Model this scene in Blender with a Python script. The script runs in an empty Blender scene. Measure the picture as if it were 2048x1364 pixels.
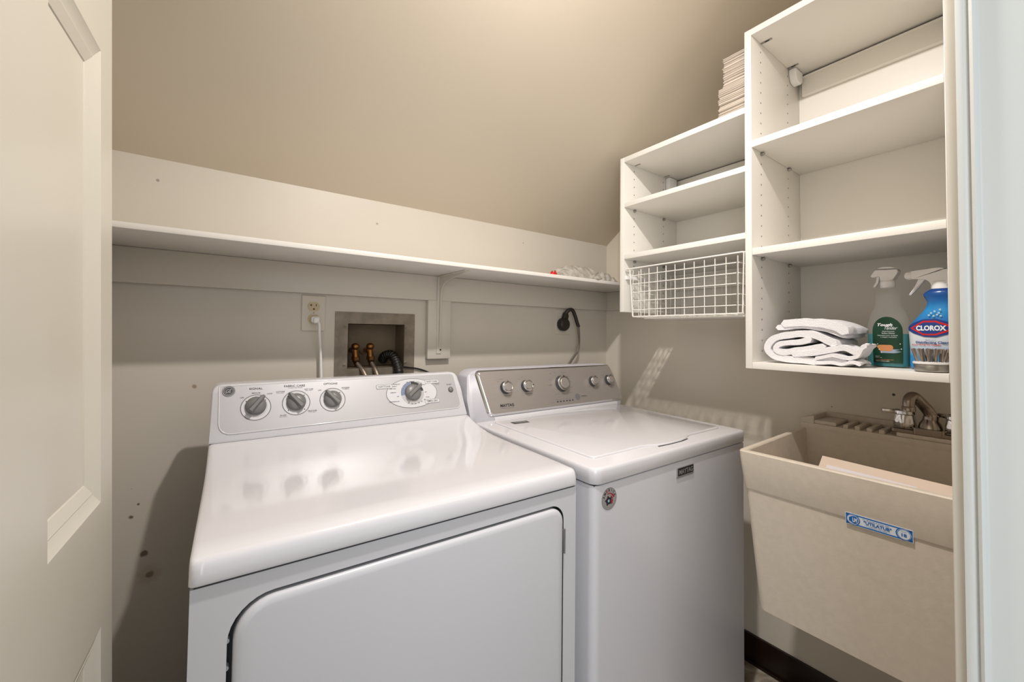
import bpy, bmesh, math, random
from mathutils import Vector, Matrix, noise
random.seed(7)
R = math.radians
SC = bpy.context.scene
COL = SC.collection

# ------------------------------------------------------------------ camera
cd = bpy.data.cameras.new('camera')
cam = bpy.data.objects.new('camera', cd); COL.objects.link(cam); SC.camera = cam
yaw, pitch, roll = R(36.0573), R(1.5828), R(0.6357)
fw = Vector((math.sin(yaw)*math.cos(pitch), math.cos(yaw)*math.cos(pitch), math.sin(pitch)))
rt = Vector((math.cos(yaw), -math.sin(yaw), 0)); up = rt.cross(fw)
r2 = rt*math.cos(roll)+up*math.sin(roll); u2 = -rt*math.sin(roll)+up*math.cos(roll)
m3 = Matrix((r2, u2, -fw)).transposed()
CAMP = Vector((-1.6537, -1.4661, 1.2187))
cam.matrix_world = Matrix.Translation(CAMP) @ m3.to_4x4()
cd.sensor_width = 36; cd.lens = 824.49/2048*36
cd.shift_x = -(1031.7731-1024)/2048; cd.shift_y = (642.3502-682)/2048
cd.clip_start = 0.01

# ------------------------------------------------------------------ world, lights, exposure
w = bpy.data.worlds.new('world'); SC.world = w; w.use_nodes = True
bg = w.node_tree.nodes['Background']
bg.inputs[0].default_value = (0.80, 0.90, 1.0, 1); bg.inputs[1].default_value = 0.75
ld = bpy.data.lights.new('ceiling_lamp', 'AREA'); ld.shape = 'DISK'; ld.size = .055; ld.energy = 19
ld.color = (1.0, 0.955, 0.925)
lo = bpy.data.objects.new('ceiling_lamp', ld); lo.location = (-1.16, -1.06, 2.30); lo.rotation_euler = (0, R(-6), 0); COL.objects.link(lo)
ad = bpy.data.lights.new('hall_fill', 'AREA'); ad.shape = 'RECTANGLE'; ad.size = 1.6; ad.size_y = 1.9  # unseen area light, added as cool fill through the doorway
ad.energy = 30; ad.color = (0.90, 0.95, 1.0)
ao = bpy.data.objects.new('hall_fill', ad); ao.location = (-2.75, -2.75, 1.35); ao.rotation_euler = (R(90), 0, R(-38)); COL.objects.link(ao)
vs = SC.view_settings
vs.view_transform = 'Standard'; vs.look = 'None'; vs.gamma = 1; vs.use_curve_mapping = False
vs.exposure = 0.0

# ------------------------------------------------------------------ materials
def srgb(r, g, b):
    f = lambda c: (c/255/12.92 if c/255 <= .04045 else ((c/255+.055)/1.055)**2.4)
    return (f(r), f(g), f(b), 1)
def mat(name, col, rough=.5, metal=0, bump=0, bscale=80, var=0, vscale=6, coat=0, spec=.5, stretch=None, **kw):
    m = bpy.data.materials.new(name); m.use_nodes = True
    nt = m.node_tree; b = nt.nodes['Principled BSDF']
    c = srgb(*col); b.inputs['Base Color'].default_value = c
    b.inputs['Roughness'].default_value = rough; b.inputs['Metallic'].default_value = metal
    b.inputs['Coat Weight'].default_value = coat; b.inputs['Coat Roughness'].default_value = .08
    b.inputs['Specular IOR Level'].default_value = spec
    for k, v in kw.items(): b.inputs[k.replace('_', ' ')].default_value = v
    tc = nt.nodes.new('ShaderNodeTexCoord'); vec = tc.outputs['Object']
    if stretch:
        mp = nt.nodes.new('ShaderNodeMapping'); mp.inputs['Scale'].default_value = stretch
        nt.links.new(vec, mp.inputs[0]); vec = mp.outputs[0]
    if var:
        n = nt.nodes.new('ShaderNodeTexNoise'); n.inputs['Scale'].default_value = vscale; n.inputs['Detail'].default_value = 5
        nt.links.new(vec, n.inputs['Vector'])
        cr = nt.nodes.new('ShaderNodeValToRGB'); cr.color_ramp.elements[0].position = .3; cr.color_ramp.elements[1].position = .7
        cr.color_ramp.elements[0].color = tuple(x*(1-var) for x in c[:3])+(1,)
        cr.color_ramp.elements[1].color = tuple(min(1, x*(1+var*.5)) for x in c[:3])+(1,)
        nt.links.new(n.outputs[0], cr.inputs[0]); nt.links.new(cr.outputs[0], b.inputs['Base Color'])
    if bump:
        n = nt.nodes.new('ShaderNodeTexNoise'); n.inputs['Scale'].default_value = bscale; n.inputs['Detail'].default_value = 4
        nt.links.new(vec, n.inputs['Vector'])
        bp = nt.nodes.new('ShaderNodeBump'); bp.inputs['Strength'].default_value = bump; bp.inputs['Distance'].default_value = .002
        nt.links.new(n.outputs[0], bp.inputs['Height']); nt.links.new(bp.outputs[0], b.inputs['Normal'])
    return m
def add_spots(m, spots):
    """worn marks at world positions: (x,y,z,radius,colour,strength)"""
    nt = m.node_tree; b = nt.nodes['Principled BSDF']
    g = nt.nodes.new('ShaderNodeNewGeometry')
    wn = nt.nodes.new('ShaderNodeTexNoise'); wn.inputs['Scale'].default_value = 90
    nt.links.new(g.outputs['Position'], wn.inputs['Vector'])
    src = b.inputs['Base Color'].links[0].from_socket if b.inputs['Base Color'].links else None
    for x, y, z, r, col, s in spots:
        d = nt.nodes.new('ShaderNodeVectorMath'); d.operation = 'DISTANCE'
        nt.links.new(g.outputs['Position'], d.inputs[0]); d.inputs[1].default_value = (x, y, z)
        a = nt.nodes.new('ShaderNodeMath'); a.operation = 'MULTIPLY_ADD'
        nt.links.new(wn.outputs[0], a.inputs[0]); a.inputs[1].default_value = r*1.2; nt.links.new(d.outputs['Value'], a.inputs[2])
        mr = nt.nodes.new('ShaderNodeMapRange'); mr.inputs[1].default_value = r*1.25; mr.inputs[2].default_value = r*1.8
        mr.inputs[3].default_value = s; mr.inputs[4].default_value = 0
        nt.links.new(a.outputs[0], mr.inputs[0])
        mx = nt.nodes.new('ShaderNodeMix'); mx.data_type = 'RGBA'
        nt.links.new(mr.outputs[0], mx.inputs[0])
        if src: nt.links.new(src, mx.inputs[6])
        else: mx.inputs[6].default_value = b.inputs['Base Color'].default_value
        mx.inputs[7].default_value = srgb(*col)
        src = mx.outputs[2]
    nt.links.new(src, b.inputs['Base Color'])
brown = (96, 76, 52); dark = (60, 48, 36)
M = {}
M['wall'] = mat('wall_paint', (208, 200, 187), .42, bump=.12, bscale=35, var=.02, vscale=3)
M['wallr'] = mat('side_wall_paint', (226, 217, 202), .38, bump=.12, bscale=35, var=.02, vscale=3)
M['ceil'] = mat('ceiling_paint', (212, 200, 181), .45, bump=.10, bscale=30, var=.015, vscale=2)
M['trim'] = mat('trim_paint', (210, 203, 190), .35, bump=.08, bscale=40)
M['shelfpaint'] = mat('shelf_paint', (232, 227, 219), .3, bump=.08, bscale=40, var=.02, vscale=9)
M['door'] = mat('door_paint', (206, 200, 186), .3, bump=.15, bscale=14, stretch=(1, 1, .15), var=.02, vscale=5)
M['jamb'] = mat('jamb_paint', (206, 207, 202), .35, bump=.15, bscale=14, stretch=(1, 1, .15), var=.02)
M['cab'] = mat('melamine_cream', (236, 232, 224), .38, bump=.03, bscale=120)
M['hole'] = mat('hole_dark', (30, 26, 22), .8)
M['enamel'] = mat('white_enamel', (218, 216, 219), .12, coat=.6)
M['enamelf'] = mat('white_enamel_front', (208, 207, 211), .28, coat=.2)
M['consgray'] = mat('pale_grey_plastic', (196, 194, 200), .4)
M['gap'] = mat('shadow_gap_dark', (60, 60, 64), .6)  # dark colour stands in for the shade inside gaps and slots
M['gray'] = mat('grey_plastic', (118, 116, 115), .35)
M['silver'] = mat('silver_panel', (186, 184, 186), .38, metal=.25)
M['white'] = mat('white_plastic', (238, 236, 234), .35)
M['decal'] = mat('pale_decal', (212, 210, 211), .5)
M['ink'] = mat('dark_ink', (52, 50, 54), .6)
M['inklite'] = mat('mid_ink', (112, 110, 114), .6)
M['blueseg'] = mat('blue_grey_segment', (120, 132, 160), .5)
M['chrome'] = mat('chrome', (215, 215, 215), .1, metal=1)
M['steel'] = mat('brushed_steel', (188, 181, 176), .42, metal=.7, bump=.15, bscale=60, stretch=(.05, 1, 6))
M['darkplastic'] = mat('dark_plastic', (62, 61, 62), .4)
M['badge'] = mat('badge_black', (34, 34, 36), .4)
M['badgesilver'] = mat('badge_silver', (188, 188, 190), .3, metal=.6)
M['red'] = mat('sticker_red', (150, 38, 46), .5)
M['navy'] = mat('sticker_navy', (34, 30, 44), .5)
M['ltblue'] = mat('sticker_light_blue', (170, 205, 215), .5)
M['galv'] = mat('galvanised_sheet', (138, 128, 114), .5, metal=.45, var=.3, vscale=26)
M['boxin'] = mat('recess_metal', (120, 104, 82), .6, metal=.2, var=.2, vscale=10)
M['brass'] = mat('aged_brass', (150, 104, 58), .35, metal=.9, var=.3, vscale=60)
M['braid'] = mat('braided_steel', (190, 176, 160), .3, metal=.9, bump=.5, bscale=500)
M['black'] = mat('black_rubber', (26, 24, 23), .4)
M['plugblk'] = mat('dark_brown_plug', (40, 34, 30), .45)
M['cordgray'] = mat('grey_cord', (116, 108, 98), .4)
M['ivory'] = mat('ivory_plate', (212, 203, 188), .4)
M['ivoryrec'] = mat('ivory_receptacle', (196, 178, 142), .4)
M['slot'] = mat('slot_black', (30, 22, 14), .7)
M['wire'] = mat('white_coated_wire', (240, 236, 228), .3)
M['paper'] = mat('soft_white_paper', (222, 212, 200), .8, bump=.2, bscale=200)
M['terry'] = mat('white_terry', (240, 238, 240), .95, bump=.9, bscale=420)
M['bottle'] = mat('clear_plastic', (222, 224, 220), .05, Alpha=.07)
M['liquid'] = mat('teal_liquid', (6, 120, 126), .15, Alpha=.93)
M['labelgreen'] = mat('dark_green_label', (14, 58, 38), .35, var=.3, vscale=22)
M['lblwhite'] = mat('label_white', (232, 234, 236), .5)
M['orange'] = mat('sponge_orange', (200, 136, 84), .6)
M['palesuds'] = mat('suds', (150, 165, 185), .5)
M['clred'] = mat('logo_red', (200, 28, 34), .4)
M['clblue'] = mat('logo_blue', (22, 58, 130), .4)
M['inkblue'] = mat('ink_blue', (28, 60, 130), .5)
M['bristle'] = mat('bristle', (150, 138, 126), .5)
M['bristled'] = mat('bristle_dark', (104, 92, 80), .6)
M['tub'] = mat('speckled_beige_plastic', (206, 194, 178), .5, var=.05, vscale=60, bump=.08, bscale=200)
M['stkblue'] = mat('label_blue', (22, 100, 178), .4)
M['stkwhite'] = mat('label_pale', (214, 220, 226), .45)
M['card'] = mat('cardboard', (222, 202, 184), .8, bump=.1, bscale=60)
M['cardlabel'] = mat('white_card_label', (222, 216, 220), .6)
M['fchrome'] = mat('worn_chrome', (150, 140, 130), .2, metal=1)
M['base'] = mat('dark_brown_vinyl', (30, 16, 9), .35)
M['bagclear'] = mat('bag_film', (186, 180, 170), .12, Alpha=.93, bump=.6, bscale=60, var=.35, vscale=45)
M['bagred'] = mat('bag_red', (214, 32, 26), .35)
M['bagink'] = mat('bag_ink', (90, 84, 78), .5)
M['wood'] = mat('bare_wood', (140, 104, 70), .7)
M['nickel'] = mat('shelf_pin_nickel', (160, 156, 150), .3, metal=.8)
# blue bottle shrink sleeve: printed colour bands by height
def sleeve():
    m = bpy.data.materials.new('blue_sleeve'); m.use_nodes = True; nt = m.node_tree; b = nt.nodes['Principled BSDF']
    g = nt.nodes.new('ShaderNodeTexCoord'); sp = nt.nodes.new('ShaderNodeSeparateXYZ'); nt.links.new(g.outputs['Object'], sp.inputs[0])
    mr = nt.nodes.new('ShaderNodeMapRange'); mr.inputs[1].default_value = 0; mr.inputs[2].default_value = .20
    nt.links.new(sp.outputs[2], mr.inputs[0])
    cr = nt.nodes.new('ShaderNodeValToRGB'); e = cr.color_ramp.elements
    e[0].position = 0; e[0].color = srgb(40, 130, 200); e[1].position = 1; e[1].color = srgb(14, 44, 112)
    for p, c in ((.16, (60, 150, 210)), (.30, (205, 214, 222)), (.46, (225, 226, 228)), (.50, (30, 90, 170)), (.72, (40, 140, 200)), (.85, (24, 96, 168))):
        k = e.new(p); k.color = srgb(*c)
    nt.links.new(mr.outputs[0], cr.inputs[0]); nt.links.new(cr.outputs[0], b.inputs['Base Color'])
    b.inputs['Roughness'].default_value = .25
    return m
M['sleeve'] = sleeve()
def tilefloor():
    m = bpy.data.materials.new('stone_tile'); m.use_nodes = True; nt = m.node_tree; b = nt.nodes['Principled BSDF']
    g = nt.nodes.new('ShaderNodeTexCoord')
    n = nt.nodes.new('ShaderNodeTexNoise'); n.inputs['Scale'].default_value = 9; n.inputs['Detail'].default_value = 8; n.inputs['Distortion'].default_value = 1.2
    nt.links.new(g.outputs['Object'], n.inputs['Vector'])
    cr = nt.nodes.new('ShaderNodeValToRGB'); e = cr.color_ramp.elements
    e[0].position = .35; e[0].color = srgb(88, 72, 56); e[1].position = .62; e[1].color = srgb(190, 178, 160)
    nt.links.new(n.outputs[0], cr.inputs[0])
    br = nt.nodes.new('ShaderNodeTexBrick'); br.offset = 0; br.inputs['Scale'].default_value = 1; br.inputs['Brick Width'].default_value = .305; br.inputs['Row Height'].default_value = .305
    br.inputs['Mortar Size'].default_value = .003; br.inputs['Mortar'].default_value = srgb(60, 48, 38)
    nt.links.new(g.outputs['Object'], br.inputs['Vector'])
    nt.links.new(cr.outputs[0], br.inputs['Color1']); nt.links.new(cr.outputs[0], br.inputs['Color2'])
    nt.links.new(br.outputs[0], b.inputs['Base Color']); b.inputs['Roughness'].default_value = .35
    return m
M['floor'] = tilefloor()
add_spots(M['wall'], [(-1.698, 0, 1.058, .0055, (150, 126, 92), .8), (-1.806, 0, .757, .0028, brown, .9), (-1.819, 0, .727, .0050, brown, .9),
    (-1.791, 0, .625, .0085, brown, .85), (-1.779, 0, .568, .0085, brown, .9), (-1.779, 0, .568, .024, (176, 160, 136), .4), (-1.82, 0, .80, .0012, brown, .7), (-1.2, 0, 1.60, .004, brown, .5), (-.55, 0, 1.62, .003, dark, .6), (-1.79, 0, 1.62, .004, dark, .5)])
add_spots(M['wallr'], [(0, -1.13, 1.045, .004, dark, 1), (0, -.975, .985, .002, dark, .8), (0, -1.22, .14, .008, dark, .7)])

# ------------------------------------------------------------------ geometry helpers
class B:
    def __init__(s): s.bm = bmesh.new()
    def _fin(s, vs, fs, mi, Mx):
        for f in fs: f.material_index = mi
        if Mx is not None:
            bmesh.ops.transform(s.bm, matrix=Mx, verts=list(vs))
        return s
    def poly(s, verts, faces, mi=0, Mx=None):
        v = [s.bm.verts.new(p) for p in verts]; fs = []
        for f in faces:
            try: fs.append(s.bm.faces.new([v[i] for i in f]))
            except ValueError: pass
        return s._fin(v, fs, mi, Mx)
    def box(s, a, b, mi=0, Mx=None, bev=0, seg=2):
        x0, x1 = sorted((a[0], b[0])); y0, y1 = sorted((a[1], b[1])); z0, z1 = sorted((a[2], b[2]))
        v = [s.bm.verts.new(p) for p in ((x0,y0,z0),(x1,y0,z0),(x1,y1,z0),(x0,y1,z0),(x0,y0,z1),(x1,y0,z1),(x1,y1,z1),(x0,y1,z1))]
        fs = [s.bm.faces.new([v[i] for i in q]) for q in ((0,3,2,1),(4,5,6,7),(0,1,5,4),(1,2,6,5),(2,3,7,6),(3,0,4,7))]
        for f in fs: f.material_index = mi
        if bev:
            ed = list({e for f in fs for e in f.edges})
            r = bmesh.ops.bevel(s.bm, geom=ed, offset=bev, segments=seg, affect='EDGES', profile=.5, material=mi)
            v = list({x for f in r['faces'] for x in f.verts} | {x for x in v if x.is_valid})
        if Mx is not None: bmesh.ops.transform(s.bm, matrix=Mx, verts=v)
        return s
    def prism(s, pts, z0, z1, mi=0, Mx=None, cap=True):
        """polygon in xy (CCW) extruded z0..z1"""
        n = len(pts)
        vs = [(p[0], p[1], z0) for p in pts]+[(p[0], p[1], z1) for p in pts]
        fs = [(i, (i+1) % n, n+(i+1) % n, n+i) for i in range(n)]
        if cap: fs += [tuple(range(n-1, -1, -1)), tuple(range(n, 2*n))]
        return s.poly(vs, fs, mi, Mx)
    def loft(s, rings, mi=0, Mx=None, cap=(True, True), closed=True):
        n = len(rings[0]); vs = [p for r in rings for p in r]; fs = []
        for k in range(len(rings)-1):
            for i in range(n if closed else n-1):
                j = (i+1) % n
                fs.append((k*n+i, k*n+j, (k+1)*n+j, (k+1)*n+i))
        if cap[0]: fs.append(tuple(range(n-1, -1, -1)))
        if cap[1]: fs.append(tuple((len(rings)-1)*n+i for i in range(n)))
        return s.poly(vs, fs, mi, Mx)
    def lathe(s, prof, seg=24, mi=0, Mx=None, cap=(True, True)):
        """prof [(r,z)...] around z"""
        rings = [[(r*math.cos(2*math.pi*i/seg), r*math.sin(2*math.pi*i/seg), z) for i in range(seg)] for r, z in prof]
        return s.loft(rings, mi, Mx, cap)
    def tube(s, path, r, seg=8, mi=0, Mx=None, rs=None):
        P = [Vector(p) for p in path]; rings = []; prev = None
        for i, p in enumerate(P):
            t = (P[min(i+1, len(P)-1)]-P[max(i-1, 0)]).normalized()
            if prev is None:
                a = Vector((0, 0, 1)) if abs(t.z) < .9 else Vector((1, 0, 0)); nrm = t.cross(a).normalized()
            else: nrm = (prev-t*prev.dot(t)).normalized()
            prev = nrm; bn = t.cross(nrm); rr = rs[i] if rs else r
            rings.append([p+(nrm*math.cos(2*math.pi*k/seg)+bn*math.sin(2*math.pi*k/seg))*rr for k in range(seg)])
        return s.loft(rings, mi, Mx)
    def ring(s, r0, r1, z=0, seg=40, mi=0, Mx=None, a0=0, a1=360, ex=1, th=.0003):
        n = seg; full = abs(a1-a0) >= 359.9; k = n if full else n+1
        ang = [R(a0+(a1-a0)*i/n) for i in range(k)]
        vs = [(r0*math.cos(a)*ex, r0*math.sin(a), z+th) for a in ang]+[(r1*math.cos(a)*ex, r1*math.sin(a), z+th) for a in ang]
        fs = [(i, k+i, k+(i+1) % k, (i+1) % k) for i in range(n)]
        return s.poly(vs, fs, mi, Mx)
    def disc(s, r, z=0, seg=32, mi=0, Mx=None, ex=1):
        return s.poly([(r*math.cos(2*math.pi*i/seg)*ex, r*math.sin(2*math.pi*i/seg), z) for i in range(seg)], [tuple(range(seg))], mi, Mx)
    def text(s, t, w=None, h=None, mi=0, Mx=None, z=.0004, at=(0, 0), rot=0, bold=0, shear=0):
        cu = bpy.data.curves.new('t', 'FONT'); cu.body = t; cu.size = 1; cu.offset = bold; cu.shear = shear; cu.resolution_u = 3
        o = bpy.data.objects.new('t', cu); COL.objects.link(o)
        dg = bpy.context.evaluated_depsgraph_get(); me = bpy.data.meshes.new_from_object(o.evaluated_get(dg))
        vs = [v.co.copy() for v in me.vertices]; fs = [tuple(p.vertices) for p in me.polygons]
        bpy.data.objects.remove(o); bpy.data.curves.remove(cu); bpy.data.meshes.remove(me)
        x0 = min(v.x for v in vs); x1 = max(v.x for v in vs); y0 = min(v.y for v in vs); y1 = max(v.y for v in vs)
        sy = h/(y1-y0) if h else w/(x1-x0); sx = w/(x1-x0) if w else sy
        c, q = math.cos(R(rot)), math.sin(R(rot)); out = []
        for v in vs:
            x = (v.x-(x0+x1)/2)*sx; y = (v.y-(y0+y1)/2)*sy
            out.append((at[0]+x*c-y*q, at[1]+x*q+y*c, z))
        return s.poly(out, fs, mi, Mx)
    def obj(s, name, parent=None, mats=('white',), bevel=0, seg=2, smooth=35, fix=True, sub=0, loc=None):
        me = bpy.data.meshes.new(name)
        if fix: bmesh.ops.recalc_face_normals(s.bm, faces=s.bm.faces[:])
        s.bm.to_mesh(me); s.bm.free()
        for k in mats: me.materials.append(M[k])
        if smooth:
            me.shade_smooth(); me.set_sharp_from_angle(angle=R(smooth))
        o = bpy.data.objects.new(name, me); COL.objects.link(o)
        if parent: o.parent = parent
        if loc: o.location = loc
        if bevel:
            b = o.modifiers.new('bevel', 'BEVEL'); b.width = bevel; b.segments = seg; b.limit_method = 'ANGLE'; b.angle_limit = R(40)
        if sub:
            b = o.modifiers.new('sub', 'SUBSURF'); b.levels = b.render_levels = sub
        return o
def tag(o, label=None, cat=None, group=None, kind=None):
    if label: o['label'] = label
    if cat: o['category'] = cat
    if group: o['group'] = group
    if kind: o['kind'] = kind
    return o
def thing(name, loc, label, cat, rz=0, group=None):
    o = bpy.data.objects.new(name, None); COL.objects.link(o); o.location = loc; o.rotation_euler = (0, 0, rz)
    o.empty_display_size = .05
    return tag(o, label, cat, group)
def struct(o): o['kind'] = 'structure'; return o
def basis(o, x, y, z=None):
    x = Vector(x).normalized(); y = Vector(y); y = (y-x*y.dot(x)).normalized(); z = x.cross(y)
    m = Matrix((x, y, z)).transposed().to_4x4(); m.translation = Vector(o); return m
def rrect(x0, y0, x1, y1, r, n=6):
    """rounded rect CCW; r = radius or (bl,br,tr,tl)"""
    if not isinstance(r, (tuple, list)): r = (r,)*4
    out = []
    for (cx, cy, a, q) in ((x0+r[0], y0+r[0], 180, r[0]), (x1-r[1], y0+r[1], 270, r[1]), (x1-r[2], y1-r[2], 0, r[2]), (x0+r[3], y1-r[3], 90, r[3])):
        if q < 1e-6: out.append((cx, cy)); continue
        for i in range(n+1):
            t = R(a+90*i/n); out.append((cx+q*math.cos(t), cy+q*math.sin(t)))
    return out
def roundpoly(pts, rad, n=6):
    out = []; N = len(pts)
    for i in range(N):
        p = Vector(pts[i]); a = Vector(pts[i-1]); b = Vector(pts[(i+1) % N]); r = rad[i] if isinstance(rad, (list, tuple)) else rad
        if r < 1e-6: out.append(tuple(p)); continue
        da = (a-p).normalized(); db = (b-p).normalized(); s = p+da*r; e = p+db*r
        for k in range(n+1):
            t = k/n; out.append(tuple(s*(1-t)**2+p*2*t*(1-t)+e*t*t))
    return out
def bez(pts, n=16):
    """Catmull-Rom through points"""
    P = [Vector(p) for p in pts]; P = [P[0]*2-P[1]]+P+[P[-1]*2-P[-2]]; out = []
    for i in range(1, len(P)-2):
        for k in range(n):
            t = k/n; a, b, c, d = P[i-1], P[i], P[i+1], P[i+2]
            out.append(.5*((2*b)+(c-a)*t+(2*a-5*b+4*c-d)*t*t+(3*b-a-3*c+d)*t**3))
    out.append(P[-2]); return out
SX, SZ = Matrix.Rotation(0, 4, 'X'), None

# ================================================================== the room
ZJ, CS, YF = 1.679, .714, -1.067          # ceiling joint, slope, y where it turns flat
XL = -1.95
b = B()                                    # back wall with the hole of the valve box
hx0, hx1, hz0, hz1 = -1.291, -1.093, 1.09, 1.243
X0, X1, Z0, Z1 = XL, 0, 0, ZJ+.02
b.poly([(X0,0,Z0),(X1,0,Z0),(X1,0,Z1),(X0,0,Z1),(hx0,0,hz0),(hx1,0,hz0),(hx1,0,hz1),(hx0,0,hz1)], [(0,1,5,4),(1,2,6,5),(2,3,7,6),(3,0,4,7)])
b.poly([(hx0,0,hz0),(hx1,0,hz0),(hx1,0,hz1),(hx0,0,hz1),(hx0,.1,hz0),(hx1,.1,hz0),(hx1,.1,hz1),(hx0,.1,hz1)], [(0,1,5,4),(1,2,6,5),(2,3,7,6),(3,0,4,7),(4,5,6,7)])
b.poly([(X0,.12,Z0),(X1,.12,Z0),(X1,.12,Z1),(X0,.12,Z1),(X0,0,Z0),(X1,0,Z0),(X1,0,Z1),(X0,0,Z1)], [(0,1,2,3),(0,4,5,1),(1,5,6,2),(2,6,7,3),(3,7,4,0)])
struct(b.obj('wall_back', mats=('wall',), smooth=0, fix=False))
prof = [(0.12, 0), (0.12, ZJ-.12*CS+.03), (0, ZJ), (YF, ZJ-YF*CS), (-1.66, ZJ-YF*CS), (-1.66, 0)]
b = B(); b.poly([(0, y, z) for y, z in prof]+[(.12, y, z) for y, z in prof], [tuple(range(6)), tuple(range(11, 5, -1))]+[(i, 6+i, 6+(i+1) % 6, (i+1) % 6) for i in range(6)])
struct(b.obj('wall_right', mats=('wallr',), smooth=0))
b = B(); b.poly([(XL, y, z) for y, z in prof]+[(XL-.12, y, z) for y, z in prof], [tuple(range(6)), tuple(range(11, 5, -1))]+[(i, 6+i, 6+(i+1) % 6, (i+1) % 6) for i in range(6)])
struct(b.obj('wall_left', mats=('wall',), smooth=0))
b = B(); cp = [(.12, ZJ-.12*CS), (YF, ZJ-YF*CS), (-1.66, ZJ-YF*CS), (-1.66, ZJ-YF*CS+.1), (YF-.03, ZJ-YF*CS+.1), (.12, ZJ-.12*CS+.13)]
b.poly([(XL-.12, y, z) for y, z in cp]+[(.12, y, z) for y, z in cp], [tuple(range(6)), tuple(range(11, 5, -1))]+[(i, 6+i, 6+(i+1) % 6, (i+1) % 6) for i in range(6)])
struct(b.obj('ceiling', mats=('ceil',), smooth=0))
b = B(); b.box((XL-.12, -3.4, -.05), (.12, .12, 0)); struct(b.obj('floor', mats=('floor',), smooth=0))
JX, HX = -1.05, -1.835                     # door opening
b = B(); ZC = ZJ-YF*CS
b.prism([(JX, -1.40), (JX, -1.52), (-.62, -1.62), (.12, -1.62), (.12, -1.53), (-.62, -1.53), (-.62, -1.40)], 0, ZC)
b.box((XL, -1.52, 0), (HX, -1.40, ZC)); b.box((HX, -1.52, 2.06), (JX, -1.40, ZC))
struct(b.obj('wall_front', mats=('wallr',), smooth=0))
b = B()                                    # right-hand jamb with its bead and casing
J = JX-.004
jp = [(JX, -1.395), (J-.001, -1.395), (J-.002, -1.3975), (J-.002, -1.4015), (J, -1.4032), (J-.0005, -1.4042), (J-.004, -1.4052), (J-.0055, -1.4072), (J-.004, -1.4092), (J-.0005, -1.4104), (J, -1.412), (J, -1.53), (JX, -1.53)]
b.prism(jp, 0, 2.06)
struct(b.obj('trim_1', mats=('jamb',), smooth=50))
b = B(); b.prism(roundpoly([(JX+.004, -1.40), (JX+.004, -1.386), (JX+.06, -1.382), (JX+.06, -1.40)], [0, .003, .003, 0], 3), 0, 2.12)
struct(b.obj('trim_2', mats=('trim',), smooth=50))
b = B(); b.box((-.011, -1.53, 0), (0, -.0, .1036), bev=.002); b.box((-.02, -1.53, 0), (0, 0, .008), bev=.003)
struct(b.obj('baseboard_right', mats=('base',)))
b = B(); b.box((XL, -.011, 0), (-.02, 0, .1036), bev=.002); struct(b.obj('baseboard_back', mats=('base',)))

# ---- the open door leaf on the left
DO = Vector((-1.77424809, -0.64010525, 1.20003606)); DU = Vector((0.05588355, 0.9984319, 0.00328149)); DV = Vector((-0.02728601, -0.00175818, 0.99962612)); DN = DU.cross(DV)
dm = Matrix((DU, DV, DN)).transposed().to_4x4(); dm.translation = DO
dr = bpy.data.objects.new('door_1', None); COL.objects.link(dr); dr.matrix_world = dm; dr['kind'] = 'structure'
panels = []
for (u0, u1) in ((-.226, -.053), (-.70, -.36)):
    for (v0, v1) in ((-1.00, -.378), (-.213, .392), (.52, .74)):
        panels.append((u0, v0, u1, v1))
b = B(); TH = .035
us = sorted({-.76, 0, -.226, -.053, -.70, -.36}); vvs = sorted({-1.19, .84, -1.00, -.378, -.213, .392, .52, .74})
for i in range(len(us)-1):
    for j in range(len(vvs)-1):
        c = ((us[i]+us[i+1])/2, (vvs[j]+vvs[j+1])/2)
        if any(p[0] < c[0] < p[2] and p[1] < c[1] < p[3] for p in panels): continue
        b.poly([(us[i], vvs[j], 0), (us[i+1], vvs[j], 0), (us[i+1], vvs[j+1], 0), (us[i], vvs[j+1], 0)], [(0, 1, 2, 3)])
for (u0, v0, u1, v1) in panels:
    rings = []
    for ins, dp in ((0, 0), (.0015, -.0012), (.0125, -.0052), (.0135, -.0048), (.0245, -.0095), (.0255, -.0108), (.034, -.0108)):
        rings.append([(u0+ins, v0+ins*1.25, dp), (u1-ins, v0+ins*1.25, dp), (u1-ins, v1-ins*1.25, dp), (u0+ins, v1-ins*1.25, dp)])
    b.loft(rings, cap=(False, True))
b.poly([(-.76,-1.19,0),(0,-1.19,0),(0,.84,0),(-.76,.84,0),(-.76,-1.19,-TH),(0,-1.19,-TH),(0,.84,-TH),(-.76,.84,-TH)], [(0,4,5,1),(1,5,6,2),(2,6,7,3),(3,7,4,0),(7,6,5,4)])
bmesh.ops.remove_doubles(b.bm, verts=b.bm.verts[:], dist=1e-5)
b.obj('leaf', dr, ('door',), smooth=20)

# ================================================================== the long wall shelf
ws = thing('wall_shelf', (-.97, 0, 1.43), 'long white painted wooden shelf running along the back wall above the machines', 'shelf')
def wbox(b, x0, x1, y0, y1, z0, z1, base, **k): b.box((x0-base[0], y0-base[1], z0-base[2]), (x1-base[0], y1-base[1], z1-base[2]), **k)
wb = (-.97, 0, 1.43)
b = B(); wbox(b, XL+.005, -.002, -.278, -.001, 1.4305, 1.4438, wb, bev=.0012)
b.obj('board', ws, ('shelfpaint',))
b = B(); wbox(b, -.006, -.0015, -.2795, -.270, 1.432, 1.4425, wb); wbox(b, -.03, -.012, -.2795, -.2775, 1.432, 1.443, wb)
b.obj('chipped_edge', ws, ('wood',))
ws.children[-1]['label'] = 'bare wood patch at the chipped end'
b = B(); wbox(b, XL+.005, -.022, -.02, -.001, 1.337, 1.430, wb, bev=.001); b.obj('support_cleat', ws, ('trim',))
b = B(); wbox(b, -.021, -.001, -.37, -.001, 1.337, 1.430, wb, bev=.001); b.obj('support_cleat', ws, ('trim',))
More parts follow.
